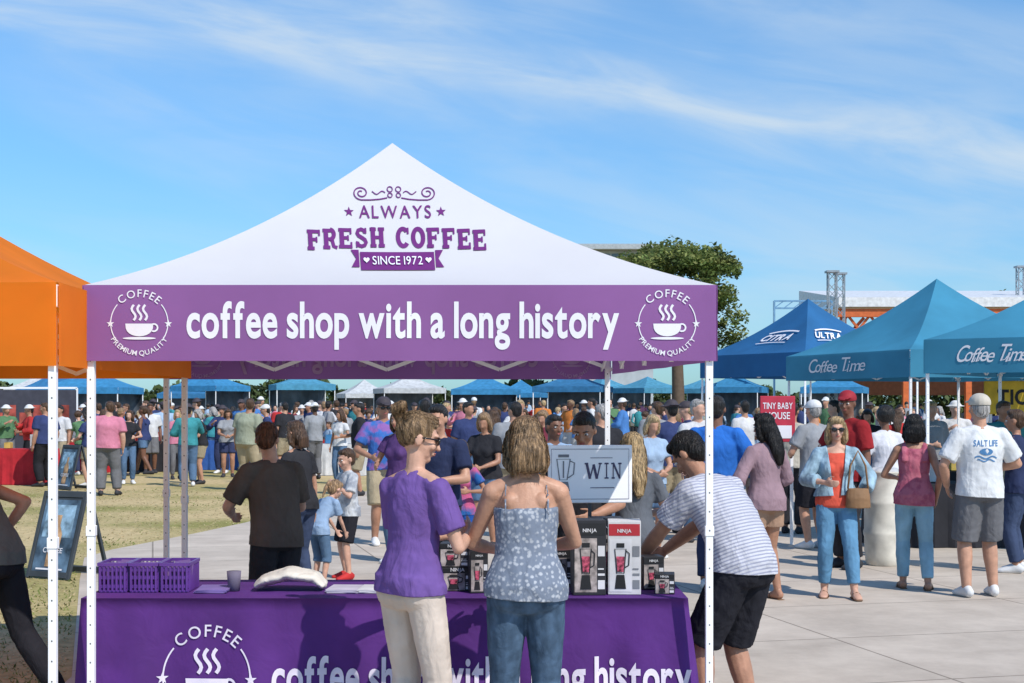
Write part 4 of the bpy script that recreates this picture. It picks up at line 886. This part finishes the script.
person(849,15,N_(sex='m',fat=1.15,lean=1,hair='cap',hat='cap',hyaw=30,armR=(.16,.25,1.15),poleR=(.9,-.5,-.7),top=N_(sleeve=.75,hem=-.1,e=.024),bottom=N_(leg=1.9,e=.016),shoem=shoe_b),'tall man in dark red shirt and red cap',yaw=120,h=1.85,skin=3,topm=cloth('dark_red',(.30,.025,.03)),botm=cloth('charcoal',(.035,.035,.04)),hairc='black',hatm=M('cap_red',(.30,.02,.03)),vox=.012)
person(886,16.2,N_(sex='f',fat=1.1,lean=2,hair='afro',armL=(-.16,.25,1.1),poleL=(-.9,-.5,-.7),top=N_(sleeve=.7,hem=-.08,e=.022),bottom=N_(leg=1.9,e=.012),shoem=shoe_b),'woman in white t-shirt with full dark hair behind the barrel',yaw=20,h=1.68,skin=3,topm=cloth('white_tee2',(.62,.62,.66)),botm=cloth('denim_dark',(.05,.07,.13)),hairc='black',vox=.012)
person(815,17,N_(sex='m',lean=2,hair='cap',hat='cap',armL=(-.16,.25,1.1),poleL=(-.9,-.5,-.7),top=N_(sleeve=.7,hem=-.1,e=.022),bottom=N_(leg=.95,e=.02,flare=.03),shoem=shoe_w,botname='shorts'),'man in grey shirt and white cap facing the tents',yaw=30,h=1.76,skin=1,topm=cloth('grey_mid',(.28,.29,.31)),botm=cloth('black',(.022,.022,.028)),hairc='grey',vox=.012)
person(1018,14.6,N_(sex='f',lean=2,hair='pony',fat=1.05,armL=(-.16,.25,1.1),poleL=(-.9,-.5,-.7),top=N_(sleeve=.6,hem=-.1,e=.02),bottom=N_(leg=1.9,e=.012),shoem=shoe_w),'woman in dark top and navy trousers near the tent',yaw=60,h=1.66,skin=2,topm=cloth('navy',(.03,.04,.09)),botm=cloth('denim_dark',(.05,.07,.13)),hairc='brown',vox=.012)
person(792,19,N_(sex='m',fat=1.1,lean=2,hair='short',top=N_(sleeve=.7,e=.02),bottom=N_(leg=1.9,e=.014),shoem=shoe_b),'man in cream shirt near the blue tent',yaw=-30,h=1.74,skin=2,topm=cloth('cream_shirt',(.5,.46,.38)),botm=cloth('charcoal',(.035,.035,.04)),hairc='black',vox=.014)
def bag(x,y,z,col,label,w_=.26,h_=.2):
    b=B(); b.loft([(0,0,0),(0,0,h_*.5),(0,0,h_)],[(w_*.5,.06),(w_*.5,.07),(w_*.42,.04)],n=16,cap=.1)
    e=empty('shoulder_bag',(x,y,z),label,'bag'); obj('pouch',remesh(b,.008,1,.006,.05),col,e)
    b=B(); b.loft([(-w_*.4,0,h_),(-w_*.3,0,h_+.2),(0,0,h_+.33),(w_*.3,0,h_+.2),(w_*.4,0,h_)],.009,n=6); obj('strap',b.me('strap',True),col,e)
bag(PX(858,12.6),12.6,.80,M('bag_tan',(.25,.14,.07)),'tan shoulder bag hanging at the side of a woman',.22,.17)
# ---------------------------------------------------------------- crowd
base=[]
specs=[
 dict(sex='m',lean=1,armR=(.16,.26,1.12),poleR=(.9,-.5,-.7),hair='short',top=N_(sleeve=.75,e=.022),bottom=N_(leg=.98,e=.022,flare=.03)),
 dict(sex='m',fat=1.2,lean=2,side=4,hair='short',hyaw=30,footR=(.16,.05,.085),top=N_(sleeve=.75,e=.022),bottom=N_(leg=1.9,e=.018)),
 dict(sex='f',lean=2,side=-3,armL=(-.14,.25,1.1),poleL=(-.9,-.5,-.7),hair='long',hyaw=-25,top=N_(sleeve=.5,e=.018),bottom=N_(leg=1.9,e=.01)),
 dict(sex='f',fat=1.15,lean=6,hair='bob',hpitch=25,armR=(.05,.3,1.05),armL=(-.05,.3,1.05),poleR=(.9,-.3,-.8),poleL=(-.9,-.3,-.8),top=N_(sleeve=.6,e=.02),bottom=N_(leg=.7,e=.018)),
 dict(sex='m',lean=5,footR=(.1,-.26,.12),footL=(-.1,.28,.085),armL=(-.24,.22,.95),armR=(.24,-.16,.9),hair='cap',hat='cap',top=N_(sleeve=.75,e=.022),bottom=N_(leg=1.0,e=.02,flare=.03)),
 dict(sex='f',lean=3,footR=(.09,.24,.085),footL=(-.09,-.22,.12),armL=(-.22,.18,.95),armR=(.14,.24,1.45),poleR=(.9,-.3,-.9),hair='pony',top=N_(sleeve=.0,neck=.46,sw=.028,e=.018),bottom=N_(leg=.5,e=.018)),
 dict(sex='m',fat=1.05,lean=1,armR=(.12,.28,1.3),poleR=(.9,-.3,-.9),armL=(-.14,.25,1.1),poleL=(-.9,-.5,-.7),hair='short',hat='brim',top=N_(sleeve=1.7,e=.02),bottom=N_(leg=1.9,e=.018)),
 dict(sex='f',fat=1.0,lean=24,armR=(.12,.50,.95),armL=(-.12,.48,.92),hair='afro',hpitch=30,top=N_(sleeve=.6,e=.02,hem=-.12),bottom=N_(leg=1.9,e=.012)),
]
for sp_ in specs:
    parts,s=build_meshes(sp_,.018)
    bm=bmesh.new(); 
    order=['body','top','bottom','hair','hat']
    for i,q in enumerate(order):
        if q not in parts: continue
        n0=len(bm.faces); bm.from_mesh(parts[q]); bm.faces.ensure_lookup_table()
        for f_ in bm.faces[n0:]: f_.material_index=i; f_.smooth=True
    for n in'RL':
        b=B(); fd=getattr(s,'fd'+n); b.loft([fd@Vector(q) for q in((0,-.065,.04),(0,-.02,.06),(0,.03,.056),(0,.09,.042),(0,.15,.03),(0,.195,.024))],[(.036,.04),(.042,.058),(.043,.056),(.048,.042),(.05,.03),(.034,.022)],ref=(1,0,0),n=8)
        t_=b.me('t',True); n0=len(bm.faces); bm.from_mesh(t_); bm.faces.ensure_lookup_table()
        for f_ in bm.faces[n0:]: f_.material_index=5; f_.smooth=True
    me=bpy.data.meshes.new('person'); bm.to_mesh(me); bm.free()
    for i in range(6): me.materials.append(None)
    base.append(me)
tops={'white':(.62,.62,.63),'grey':(.28,.29,.31),'navy':(.04,.055,.14),'black':(.03,.03,.035),'teal':(.05,.25,.28),'red':(.45,.04,.04),'orange':(.6,.2,.05),'blue':(.07,.19,.45),'pink':(.55,.2,.28),'green':(.1,.2,.1),'pale blue':(.33,.44,.58),'yellow':(.55,.42,.1),'sage':(.3,.32,.24),'maroon':(.2,.04,.06)}
bots={'khaki':(.36,.30,.2),'denim':(.10,.17,.28),'black':(.025,.025,.03),'grey':(.16,.16,.17),'white':(.5,.5,.48),'navy':(.04,.05,.11)}
bn=['short-sleeved','loose','fitted','loose','plain','sleeveless','long-sleeved','plain']
def crowd(px,dep,var=None,top=None,bot=None,yaw=None,h=None,hair=None,skin=None,grp='people in the festival crowd'):
    var=random.randrange(8) if var is None else var
    tn=top or random.choices(list(tops),[10,8,8,9,3,4,2,6,3,3,5,1,3,3])[0]; bnm=bot or random.choice(list(bots))
    o=bpy.data.objects.new('person',base[var]); COL.objects.link(o)
    f=specs[var]['sex']=='f'; kid=False
    if h is None and random.random()<.11: h=random.uniform(1.1,1.45); kid=True
    hh=h or (random.gauss(1.63,.07) if f else random.gauss(1.78,.08)); wd=random.uniform(.92,1.14); o.scale=(hh/1.75*wd,hh/1.75*wd,hh/1.75)
    o.location=(PX(px,dep),dep,0); o.rotation_euler=(0,0,rad(random.uniform(0,360) if yaw is None else yaw))
    hc=hair or random.choices(['black','brown','lightbrown','blonde','grey'],[5,6,2,2,1])[0]
    ms=[skinm(skin if skin is not None else random.choices([0,1,2,3,4],[5,5,3,2,1])[0]),cloth('top_'+tn,tops[tn]),cloth('bot_'+bnm,bots[bnm]),hairm(hc),M('cap_white',(.7,.7,.7)) if random.random()<.5 else M('cap_dark',(.06,.05,.06)),random.choice([shoe_w,shoe_b])]
    for i in range(6): o.material_slots[i].link='OBJECT'; o.material_slots[i].material=ms[i]
    o['label']='%s in %s %s top and %s %s'%('child' if kid else ('woman' if f else 'man'),bn[var],tn,bnm,'shorts' if specs[var]['bottom']['leg']<1.1 else 'trousers'); o['category']='person'; o['group']=grp
    return o
for a_ in [(107,27,1,'pink','grey',10,1.78),(90,30,3,'navy','khaki',80,1.62),(128,31,2,'black','denim',200,1.6),(247,28.5,1,'sage','khaki',-20,1.84),(201,31,3,'black','khaki',120,1.62),(188,30,6,'teal','denim',20,1.72),(176,33,2,'pink','grey',210,1.6),(315,33,6,'grey','grey',30,1.75),(268,31,4,'navy','khaki',100,1.72),(45,30,1,'navy','black',60,1.76),(60,33,0,'white','khaki',160,1.7),(30,34,6,'red','black',120,1.7),(150,36,0,'white','grey',200,1.75),(228,34,3,'grey','navy',190,1.62),(285,35,0,'black','khaki',45,1.78),(340,31,2,'white','denim',150,1.6),(360,27,0,'black','khaki',100,1.75),
 (470,24,1,'navy','denim',200,1.76),(496,20,2,'teal','denim',30,1.65),(520,26,0,'white','grey',180,1.8),(545,22,3,'maroon','black',150,1.63),(655,22,1,'grey','denim',10,1.76),(672,25,2,'black','khaki',160,1.64),(690,21,4,'navy','grey',90,1.76),(745,24,0,'white','denim',20,1.78),(760,27,2,'pale blue','denim',200,1.62),(780,25,1,'navy','khaki',100,1.76),(835,22,1,'green','khaki',60,1.78),(868,24,3,'black','denim',160,1.64),(930,21,0,'grey','black',200,1.76),(955,24,6,'white','denim',170,1.76),(900,26,2,'red','denim',10,1.64),(1003,19,0,'teal','khaki',190,1.76),(1015,23,1,'black','black',160,1.78),(425,19,0,'grey','khaki',30,1.78),(600,17,1,'black','denim',20,1.72),(650,16,3,'pale blue','denim',200,1.6),(700,18,1,'white','denim',190,1.78),(672,19,6,'navy','khaki',20,1.76),(486,17,3,'black','denim',160,1.62),(512,18.5,1,'grey','khaki',10,1.75)]:
    crowd(a_[0],a_[1],a_[2],a_[3],a_[4],a_[5],a_[6])
used=[]; cnt=0
cl=[(random.uniform(-30,700) if i%8 else random.uniform(690,1050),random.uniform(35,50)) for i in range(64)]
while cnt<234:
    if random.random()<.5:
        c_=random.choice(cl); dep=c_[1]+random.gauss(0,.9); px=c_[0]+random.gauss(0,22)
    else: dep=random.uniform(36,52); px=random.uniform(-30,700) if random.random()<.88 else random.uniform(690,1050)
    if dep<33: continue
    x=PX(px,dep)
    if any((x-a1)**2+(dep-b1)**2<.24 for a1,b1 in used): continue
    used.append((x,dep)); crowd(px,dep); cnt+=1
# the far part of the crowd that reads as one mass
rc=random.Random(21); bm=bmesh.new(); mats=[skinm(0),skinm(2),hairm('brown'),hairm('black')]+[cloth('top_'+q,tops[q]) for q in('white','navy','red','pale blue','grey','black','teal','pink','yellow','blue')]
for k in range(330):
    y=rc.uniform(54,84); x=rc.uniform(-.38,.16)*y if rc.random()<.85 else rc.uniform(.1,.4)*y; hh=rc.gauss(1.72,.1); b=B(); w_=rc.uniform(.17,.23); ln_=rc.uniform(-.05,.05)
    b.loft([(x-.08,y,0),(x-.09,y,.5),(x-.07,y,.9)],[.05,.07,.09],n=6); b.loft([(x+.09,y+.06,0),(x+.09,y,.5),(x+.07,y,.9)],[.05,.07,.09],n=6); n1_=len(b.f)
    b.loft([(x,y,.85),(x+ln_,y,1.15),(x+ln_,y,hh-.38),(x+ln_,y,hh-.27)],[(.17,.12),(.155,.11),(w_,.12),(.08,.07)],n=8)
    for sg in(-1,1): b.loft([(x+ln_+sg*w_,y,hh-.36),(x+sg*(w_+.06),y-.04,hh-.66),(x+sg*(w_-.02),y-rc.uniform(.05,.25),hh-rc.uniform(.6,.9))],[.05,.04,.03],n=6)
    n2_=len(b.f); b.ell((x+ln_,y,hh-.13),(.075,.09,.115),n=8,m=6); n3_=len(b.f); b.ell((x+ln_,y+rc.uniform(-.03,.03),hh-.095),(.085,.095,.10),n=8,m=6)
    t_=b.me('t',True); n0=len(bm.faces); bm.from_mesh(t_); bm.faces.ensure_lookup_table(); tp=4+rc.randrange(10); bt=rc.choice([5,8,9,4]); sk=rc.randrange(2); hr_=2+rc.randrange(2)
    for i,f_ in enumerate(bm.faces[n0:]): f_.smooth=True; f_.material_index=bt if i<n1_ else tp if i<n2_ else sk if i<n3_ else hr_
    bpy.data.meshes.remove(t_)
me=bpy.data.meshes.new('crowd'); bm.to_mesh(me); bm.free(); obj('crowd',me,mats,kind='stuff',label='distant mass of people at the far stalls')
# ---------------------------------------------------------------- tables & booths in the crowd
def table(x,y,w_,m,label,hh=.75,dp=.75,rot=0):
    e=empty('covered_table',(x,y,0),label,'table','covered tables in the fair',rad(rot)); n=24
    v=[];f=[]; per=[]
    for k in range(n): per.append((-w_/2+w_*k/n,-dp/2))
    for k in range(8): per.append((w_/2,-dp/2+dp*k/8))
    for k in range(n): per.append((w_/2-w_*k/n,dp/2))
    for k in range(8): per.append((-w_/2,dp/2-dp*k/8))
    for j in range(6):
        h_=j/5
        for i,(px_,py_) in enumerate(per): s_=1+.05*h_+.015*math.sin(i*2.2)*h_; v.append((px_*s_,py_*(1+.12*h_+.05*math.sin(i*2.2)*h_),hh*(1-h_)+.01))
    m_=len(per)
    for j in range(5):
        for i in range(m_): f.append((j*m_+i,j*m_+(i+1)%m_,(j+1)*m_+(i+1)%m_,(j+1)*m_+i))
    f.append(tuple(range(m_))); obj('tablecloth',mesh('tc',v,f),m,e)
    b=B(); b.box((0,0,hh-.02),(w_*.95,dp*.9,.03)); obj('table_top',b.me('tt'),M('plastic_white',(.6,.6,.58)),e)
redc=M('red_tablecloth',(.45,.02,.03),rough=.8); blkc=M('black_tablecloth',(.02,.02,.025),rough=.8); whc=M('white_tablecloth',(.6,.6,.6),rough=.8); bluc=M('blue_tablecloth',(.03,.1,.35),rough=.8)
for px,dp_,m_,lb in((12,31,redc,'red-covered table'),(68,36,redc,'red-covered table'),(330,35,whc,'white-covered table'),(160,37,blkc,'black-covered table'),(222,38,bluc,'blue-covered table'),(118,39,whc,'white-covered table'),(290,39,redc,'red-covered table'),(945,17.5,blkc,'black-covered table'),(640,27,bluc,'blue-covered table'),(1000,20.5,blkc,'black-covered table')):
    table(PX(px,dp_),dp_,1.8,m_,lb+' with draped cloth standing among visitors',rot=random.uniform(-10,10))
    x_=PX(px,dp_)
    for k in range(3):
        c_=random.choice([(.5,.5,.5),(.05,.2,.4),(.4,.05,.05),(.55,.4,.1)])
        b=B(); hh_=random.uniform(.12,.3); b.box((0,0,hh_/2),(random.uniform(.1,.25),.2,hh_)); b.box((0,0,hh_+.004),(.08,.21,.008))
        obj('goods_box',bevel(b.me('bx'),.006,1),M('goods_%d'%(int(c_[0]*100)),c_),None,loc=(x_-.6+k*.5+random.uniform(-.1,.1),dp_,.77),label='small coloured goods box standing on a covered table',cat='box',group='goods boxes on the tables')
def booth(x,y,w_,h_,m,label,acc):
    e=empty('display_wall',(x,y,0),label,'stall'); b=B(); b.box((0,0,h_/2+.1),(w_,.06,h_-.1)); obj('panel',bevel(b.me('p'),.01,1),m,e)
    b=B()
    for s_ in(-1,1): b.bar((s_*w_/2,0,0),(s_*w_/2,0,h_+.1),.05); b.bar((s_*w_/2,-.4,.02),(s_*w_/2,.4,.02),.05)
    b.bar((-w_/2,0,h_+.1),(w_/2,0,h_+.1),.05); obj('frame',b.me('f'),white_metal,e)
    a=Art()
    for k in range(int(w_/.35)): a.rect(-w_/2+.1+k*.35,.9,-w_/2+.36+k*.35,1.5+.2*(k%2)); 
    a.obj('merchandise',planefn((0,-.035,0),(1,0,0),(0,0,1),.01),acc,e)
booth(PX(20,38),38,3.0,2.05,M('booth_dark',(.06,.06,.08)),'dark display wall hung with merchandise',M('merch_red',(.4,.08,.06),var=.5,vs=3))
# ---------------------------------------------------------------- A-frame signs
def aframe(px,dep,w_,h_,rot,label,tilt=.24):
    e=empty('sandwich_board',(PX(px,dep),dep,0),label,'sign',rot=rad(rot))
    for sg,nm in((-1,'front_board'),(1,'rear_board')):
        Mx=Matrix.Translation((0,sg*.02,h_*math.cos(tilt)+.02))@Matrix.Rotation(sg*tilt,4,'X'); b=B()
        if sg<0: b.box((0,0,-h_*.52),(w_*.86,.012,h_*.9),Mx)
        for s_ in(-1,1): b.box((s_*w_*.46,0,-h_*.51),(w_*.07,.03,h_*1.02),Mx)
        b.box((0,0,-.03),(w_*.85,.03,.06),Mx); b.box((0,0,-h_*.97),(w_*.85,.03,.06),Mx)
        obj(nm,bevel(b.me('fb'),.003,1),M('board_charcoal',(.05,.06,.07)),e)
    Mx=Matrix.Translation((0,-.02,h_*math.cos(tilt)+.02))@Matrix.Rotation(-tilt,4,'X')
    R3_=Mx.to_3x3(); mk=lambda o_: planefn(Mx@Vector((0,-.006,-h_*.52)),R3_@Vector((1,0,0)),R3_@Vector((0,0,1)),o_)
    a=Art(); a.rect(-w_*.40,-h_*.42,w_*.40,h_*.42); a.obj('poster',mk(.002),M('poster_blue',(.09,.15,.22),var=.6,vs=5),e)
    a=Art(); a.rect(-w_*.33,-h_*.02,w_*.33,h_*.36); a.obj('poster_photo',mk(.0045),M('poster_sky',(.26,.40,.52),var=.5,vs=9),e)
    a=Art(); a.poly([(-w_*.12,-h_*.36),(w_*.12,-h_*.36),(w_*.13,h_*.02),(w_*.05,h_*.12),(w_*.05,h_*.24),(-w_*.05,h_*.24),(-w_*.05,h_*.12),(-w_*.13,h_*.02)]); a.obj('poster_drink',mk(.007),M('poster_coffee',(.50,.30,.16),var=.5,vs=8),e)
    a=Art(); a.text('COFFEE',0,-h_*.20,w_*.13,bold=.01); a.rect(-w_*.3,-h_*.40,w_*.3,-h_*.38); a.obj('lettering',mk(.010),ink_white,e)
aframe(68,14.3,.56,.86,-26,'dark sandwich board with a blue bottle poster on grass',.30)
aframe(73,29,.7,.90,-45,'dark sandwich board standing on the grass among visitors')
# ---------------------------------------------------------------- barrel, signs
e=empty('waste_barrel',(PX(884,15.3),15.3,0),'tall cream plastic barrel used as a waste bin','barrel')
prof=[(.17,0),(.19,.02),(.195,.1),(.205,.16),(.205,.30),(.215,.33),(.215,.36),(.207,.39),(.207,.62),(.217,.65),(.217,.68),(.205,.71),(.20,.9),(.205,.97),(.215,.985),(.215,1.0),(.19,1.0),(.185,.95),(.17,.1),(0,.1)]
v=[];f=[];n=28
for r_,z in prof:
    for k in range(n): v.append((r_*math.cos(2*math.pi*k/n),r_*math.sin(2*math.pi*k/n),z))
for j in range(len(prof)-1):
    for k in range(n): f.append((j*n+k,j*n+(k+1)%n,(j+1)*n+(k+1)%n,(j+1)*n+k))
obj('barrel_body',mesh('bb',v,f,True),M('cream_plastic',(.66,.63,.55),rough=.5,var=.15,vs=6),e)
b=B(); b.ell((0,0,.98),(.185,.185,.06)); obj('bin_liner',remesh(b,.02,1,.04,.08),M('liner',(.55,.55,.55),rough=.3),e)
def board(px0,px1,py0,py1,dep,m,label):
    x0,x1,z1,z0=PX(px0,dep),PX(px1,dep),PZ(py0,dep),PZ(py1,dep); e=empty('notice_board',((x0+x1)/2,dep,0),label,'sign')
    b=B(); b.box((0,0,(z0+z1)/2),(x1-x0,.03,z1-z0)); obj('sign_board',bevel(b.me('p'),.006,1),m,e)
    b=B()
    for s_ in(-1,1): b.bar((s_*(x1-x0)*.42,.035,0),(s_*(x1-x0)*.42,.035,z1),.035)
    obj('stand',b.me('s'),white_metal,e); return e,planefn((0,-.015,(z0+z1)/2),(1,0,0),(0,0,1),.004),x1-x0,z1-z0
e,fn,w_,h_=board(760,795,396,442,17.5,M('sign_red',(.50,.04,.07),rough=.5),'red and white notice board near the blue tents')
a=Art(); a.text('TINY BABY',0,h_*.22,.11,fit=w_*.85,bold=.01); a.text('HOUSE',0,h_*.0,.12,fit=w_*.7,bold=.01); a.rect(-w_*.4,-h_*.42,w_*.4,-h_*.14); a.obj('lettering',fn,ink_white,e)
e,fn,w_,h_=board(984,1076,381,414,22,M('sign_yellow',(.75,.48,.04),rough=.5),'yellow ticket banner with black lettering')
a=Art(); a.text('TICKETS',w_*.06,-h_*.2,h_*.62,fit=w_*.84,bold=.03); a.obj('lettering',fn,M('print_black',(.02,.02,.022)),e)
# ---------------------------------------------------------------- building, stage, trusses
BD=120; bx0,bx1=PX(574,BD),PX(662,BD); bz=PZ(245,BD); cw=bx1-bx0
e=empty('flat_roofed_building',((bx0+bx1)/2,BD,0),'pale flat-roofed building with dark window band behind the tree','building')
b=B(); b.box((0,3,(bz-.5)/2),(cw*.80,6,bz-.5)); obj('wall',b.me('w'),M('pale_render',(.42,.46,.50),var=.1,vs=1),e)
b=B(); b.box((0,2.6,bz-.30),(cw,8,.34)); b.box((0,2.6,bz-.07),(cw*.92,7.4,.12)); obj('roof',b.me('r'),M('roof_grey',(.40,.43,.45),var=.1),e)
for fl in range(3):
    for k in range(5):
        b=B(); b.box((-cw*.33+k*cw*.165,-.03,bz-1.35-fl*3.3),(cw*.14,.08,1.2)); b.box((-cw*.33+k*cw*.165,-.06,bz-2.0-fl*3.3),(cw*.15,.12,.08)); obj('window',b.me('wn'),M('window_glass',(.10,.14,.18),rough=.15,spec=.6),e)
sd0=62; sx0,sx1=PX(836,sd0),PX(1100,sd0); sz=PZ(290,sd0)
e=empty('stage_pavilion',((sx0+sx1)/2,sd0,0),'event pavilion with white roof and orange beams','stage'); ws=sx1-sx0
v=[(-ws/2,-.5,sz-.35),(ws/2,-.5,sz-.35),(ws/2,8,sz+.6),(-ws/2,8,sz+.6),(-ws/2,-.5,sz-.75),(ws/2,-.5,sz-.75),(ws/2,8,sz-.6),(-ws/2,8,sz-.6)]
obj('roof',mesh('r',v,[(0,1,2,3),(4,7,6,5),(0,4,5,1),(1,5,6,2),(2,6,7,3),(3,7,4,0)]),M('roof_white',(.7,.7,.7),rough=.4),e)
b=B(); b.box((0,-.2,sz-1.0),(ws,.3,.35)); b.box((0,-.1,sz-1.75),(ws,.2,.2))
for k in range(12): 
    x=-ws/2+ws*k/12; b.bar((x,-.15,sz-1.7),(x+ws/24,-.15,sz-1.1),.1); b.bar((x+ws/24,-.15,sz-1.1),(x+ws/12,-.15,sz-1.7),.1)
obj('fascia_beam',b.me('fb'),M('orange_steel',(.60,.14,.04),rough=.5),e)
b=B(); b.box((0,4,sz-3.1),(ws,.3,2.8)); obj('back_wall',b.me('bw'),M('stage_dark',(.22,.08,.04)),e)
for k in range(5):
    b=B(); x=-ws/2+.3+k*(ws-.6)/4; b.bar((x,0,0),(x,0,sz-.8),.25); b.bar((x,0,sz-2.2),(x+.9,0,sz-1.2),.12); obj('column',b.me('c'),M('orange_steel',(.60,.14,.04)),e)
def tower(px,dep,top,label):
    e=empty('truss_tower',(PX(px,dep),dep,0),label,'tower'); z1=PZ(top,dep); b=B(); r_=.16
    for sx in(-1,1):
        for sy in(-1,1): b.bar((sx*r_,sy*r_,0),(sx*r_,sy*r_,z1),.045)
    n=int(z1/.35)
    for k in range(n):
        z=z1*k/n; z2=z1*(k+1)/n
        for (a1,b1,c1_,d1) in((-1,-1,1,-1),(1,-1,1,1),(1,1,-1,1),(-1,1,-1,-1)):
            if k%2: a1,b1,c1_,d1=c1_,d1,a1,b1
            b.bar((a1*r_,b1*r_,z),(c1_*r_,d1*r_,z2),.025)
    obj('lattice',b.me('lt'),M('steel_grey',(.3,.33,.36),rough=.4,metal=.3),e)
    b=B(); b.box((0,0,z1+.05),(.5,.5,.08)); obj('cap_plate',b.me('cp'),M('steel_grey',(.3,.33,.36)),e)
tower(832,58,273,'grey lattice truss tower beside the stage'); tower(840,60,275,'grey lattice truss tower beside the stage'); tower(1021,64,268,'slim grey lattice mast behind the stage')
e=empty('lighting_gantry',(PX(803,60),60,0),'blue-grey lattice gantry frame beside the stage','gantry'); z_=PZ(301,60); b=B(); hw=1.2
b.bar((-hw,0,z_),(hw,0,z_),.07); b.bar((-hw,0,z_-.3),(hw,0,z_-.3),.07)
for k in range(6): b.bar((-hw+k*hw/3,0,z_-.3),(-hw+(k+1)*hw/3,0,z_),.04)
b.bar((-hw,0,0),(-hw,0,z_),.08); b.bar((hw,0,0),(hw,0,z_),.08); obj('frame',b.me('g'),M('steel_blue',(.16,.32,.5)),e)
# ---------------------------------------------------------------- trees
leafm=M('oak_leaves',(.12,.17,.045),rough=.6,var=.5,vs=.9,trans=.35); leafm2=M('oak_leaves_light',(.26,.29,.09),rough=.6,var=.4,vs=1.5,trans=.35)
hedgem=M('hedge_leaves',(.06,.09,.03),rough=.7,var=.5,vs=.5)
barkm=M('bark',(.12,.085,.06),bump=.6,bs=8)
def tree(x,y,H_,R_,label,nc=46,nl=260,zb_=.4,ls=.14,dome=.55):
    rnd=random.Random(int(x*10)+3); e=empty('tree',(x,y,0),label,'tree'); b=B(); tz_=H_*zb_
    b.loft([(0,0,0),(.05,0,tz_*.5),(0,.05,tz_),(.1,0,H_*.7)],[.35,.26,.22,.08]); cl=[]
    for k in range(nc):
        a_=2.39996*k+rnd.random()*.5; q_=(k+.5)/nc; rr_=R_*math.sqrt(q_); env=tz_+(H_-tz_)*math.sqrt(max(.05,1-dome*(rr_/R_)**2))
        zz=tz_+(env-tz_)*(rnd.uniform(.80,.92) if k%2 else rnd.uniform(.02,.7))
        cl.append(Vector((rr_*math.cos(a_),rr_*math.sin(a_),zz)))
    for c_ in cl[::4]: b.loft([(0,0,tz_*.8),tuple(c_*.5+Vector((0,0,tz_*.35))),tuple(c_)],[.12,.07,.025],n=6)
    obj('trunk',b.me('tr',True),barkm,e)
    v=[];f=[];mi=[]
    for c_ in cl:
        cr=rnd.uniform(.13,.23)*R_; lt=rnd.random()
        for q in range(nl):
            d=Vector((rnd.gauss(0,1),rnd.gauss(0,1),rnd.gauss(0,.75))).normalized()*cr*(rnd.random()**.4)*rnd.uniform(.8,1.15); p=c_+d
            t1_=Vector((rnd.gauss(0,1),rnd.gauss(0,1),rnd.gauss(0,.5))).normalized(); t2_=t1_.cross(Vector((rnd.gauss(0,1),rnd.gauss(0,1),rnd.gauss(0,1)))).normalized(); s_=ls*rnd.uniform(.6,1.3); k=len(v)
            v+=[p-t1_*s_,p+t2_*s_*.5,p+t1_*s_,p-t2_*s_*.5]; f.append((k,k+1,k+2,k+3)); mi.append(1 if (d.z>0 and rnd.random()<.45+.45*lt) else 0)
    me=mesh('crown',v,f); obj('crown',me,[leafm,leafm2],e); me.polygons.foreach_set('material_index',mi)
tree(PX(677,60),60,PZ(238,60),2.6,'broad green oak tree with dense crown above the tents',nc=110,nl=230,zb_=.50,ls=.10,dome=.38)
tree(PX(1002,110),110,PZ(281,110),3.0,'green tree behind the stage pavilion',nc=30,nl=180,ls=.22)
tree(PX(1060,105),105,PZ(276,105),3.6,'green tree behind the stage pavilion',nc=30,nl=180,ls=.22)
rnd=random.Random(5); v=[];f=[]
for k in range(30000):
    x=rnd.uniform(-60,70); hh=3.5+.5*math.sin(x*.21)+.5*math.sin(x*.63+1)+.25*math.sin(x*1.7); z=rnd.random()**.8*hh; y=132+rnd.uniform(-2,2)-z*.3
    s_=.30*rnd.uniform(.6,1.3); t1_=Vector((rnd.gauss(0,1),rnd.gauss(0,.4),rnd.gauss(0,1))).normalized(); t2_=t1_.cross(Vector((rnd.gauss(0,1),rnd.gauss(0,1),rnd.gauss(0,1)))).normalized(); p=Vector((x,y,z)); q=len(v)
    v+=[p-t1_*s_,p+t2_*s_*.6,p+t1_*s_,p-t2_*s_*.6]; f.append((q,q+1,q+2,q+3))
obj('hedge',mesh('hedge',v,f),hedgem,kind='stuff')
# ---------------------------------------------------------------- print on white t-shirt
a=Art(); a.text('SALT LIFE',0,.05,.075,fit=.22,bold=.02,slant=.15); a.disc(0,.0,.06,.03); a.stroke([(-.10+i*.02,-.05+.012*math.sin(i)) for i in range(11)],.012); a.stroke([(-.08+i*.016,-.075+.010*math.sin(i+1)) for i in range(11)],.010)
sh=[c for c in wt.children if c.name.startswith('shirt')][0]
bvh=BVHTree.FromPolygons([v_.co for v_ in sh.data.vertices],[tuple(p_.vertices) for p_ in sh.data.polygons])
def prj(x,y,z):
    hit=bvh.ray_cast(Vector((x,-1,1.29+y)),Vector((0,1,0)))
    return (hit[0]+Vector((0,-.004-z,0))) if hit[0] else Vector((x,-.15,1.29+y))
a.obj('shirt_print',prj,M('print_blue',(.07,.2,.4)),wt)
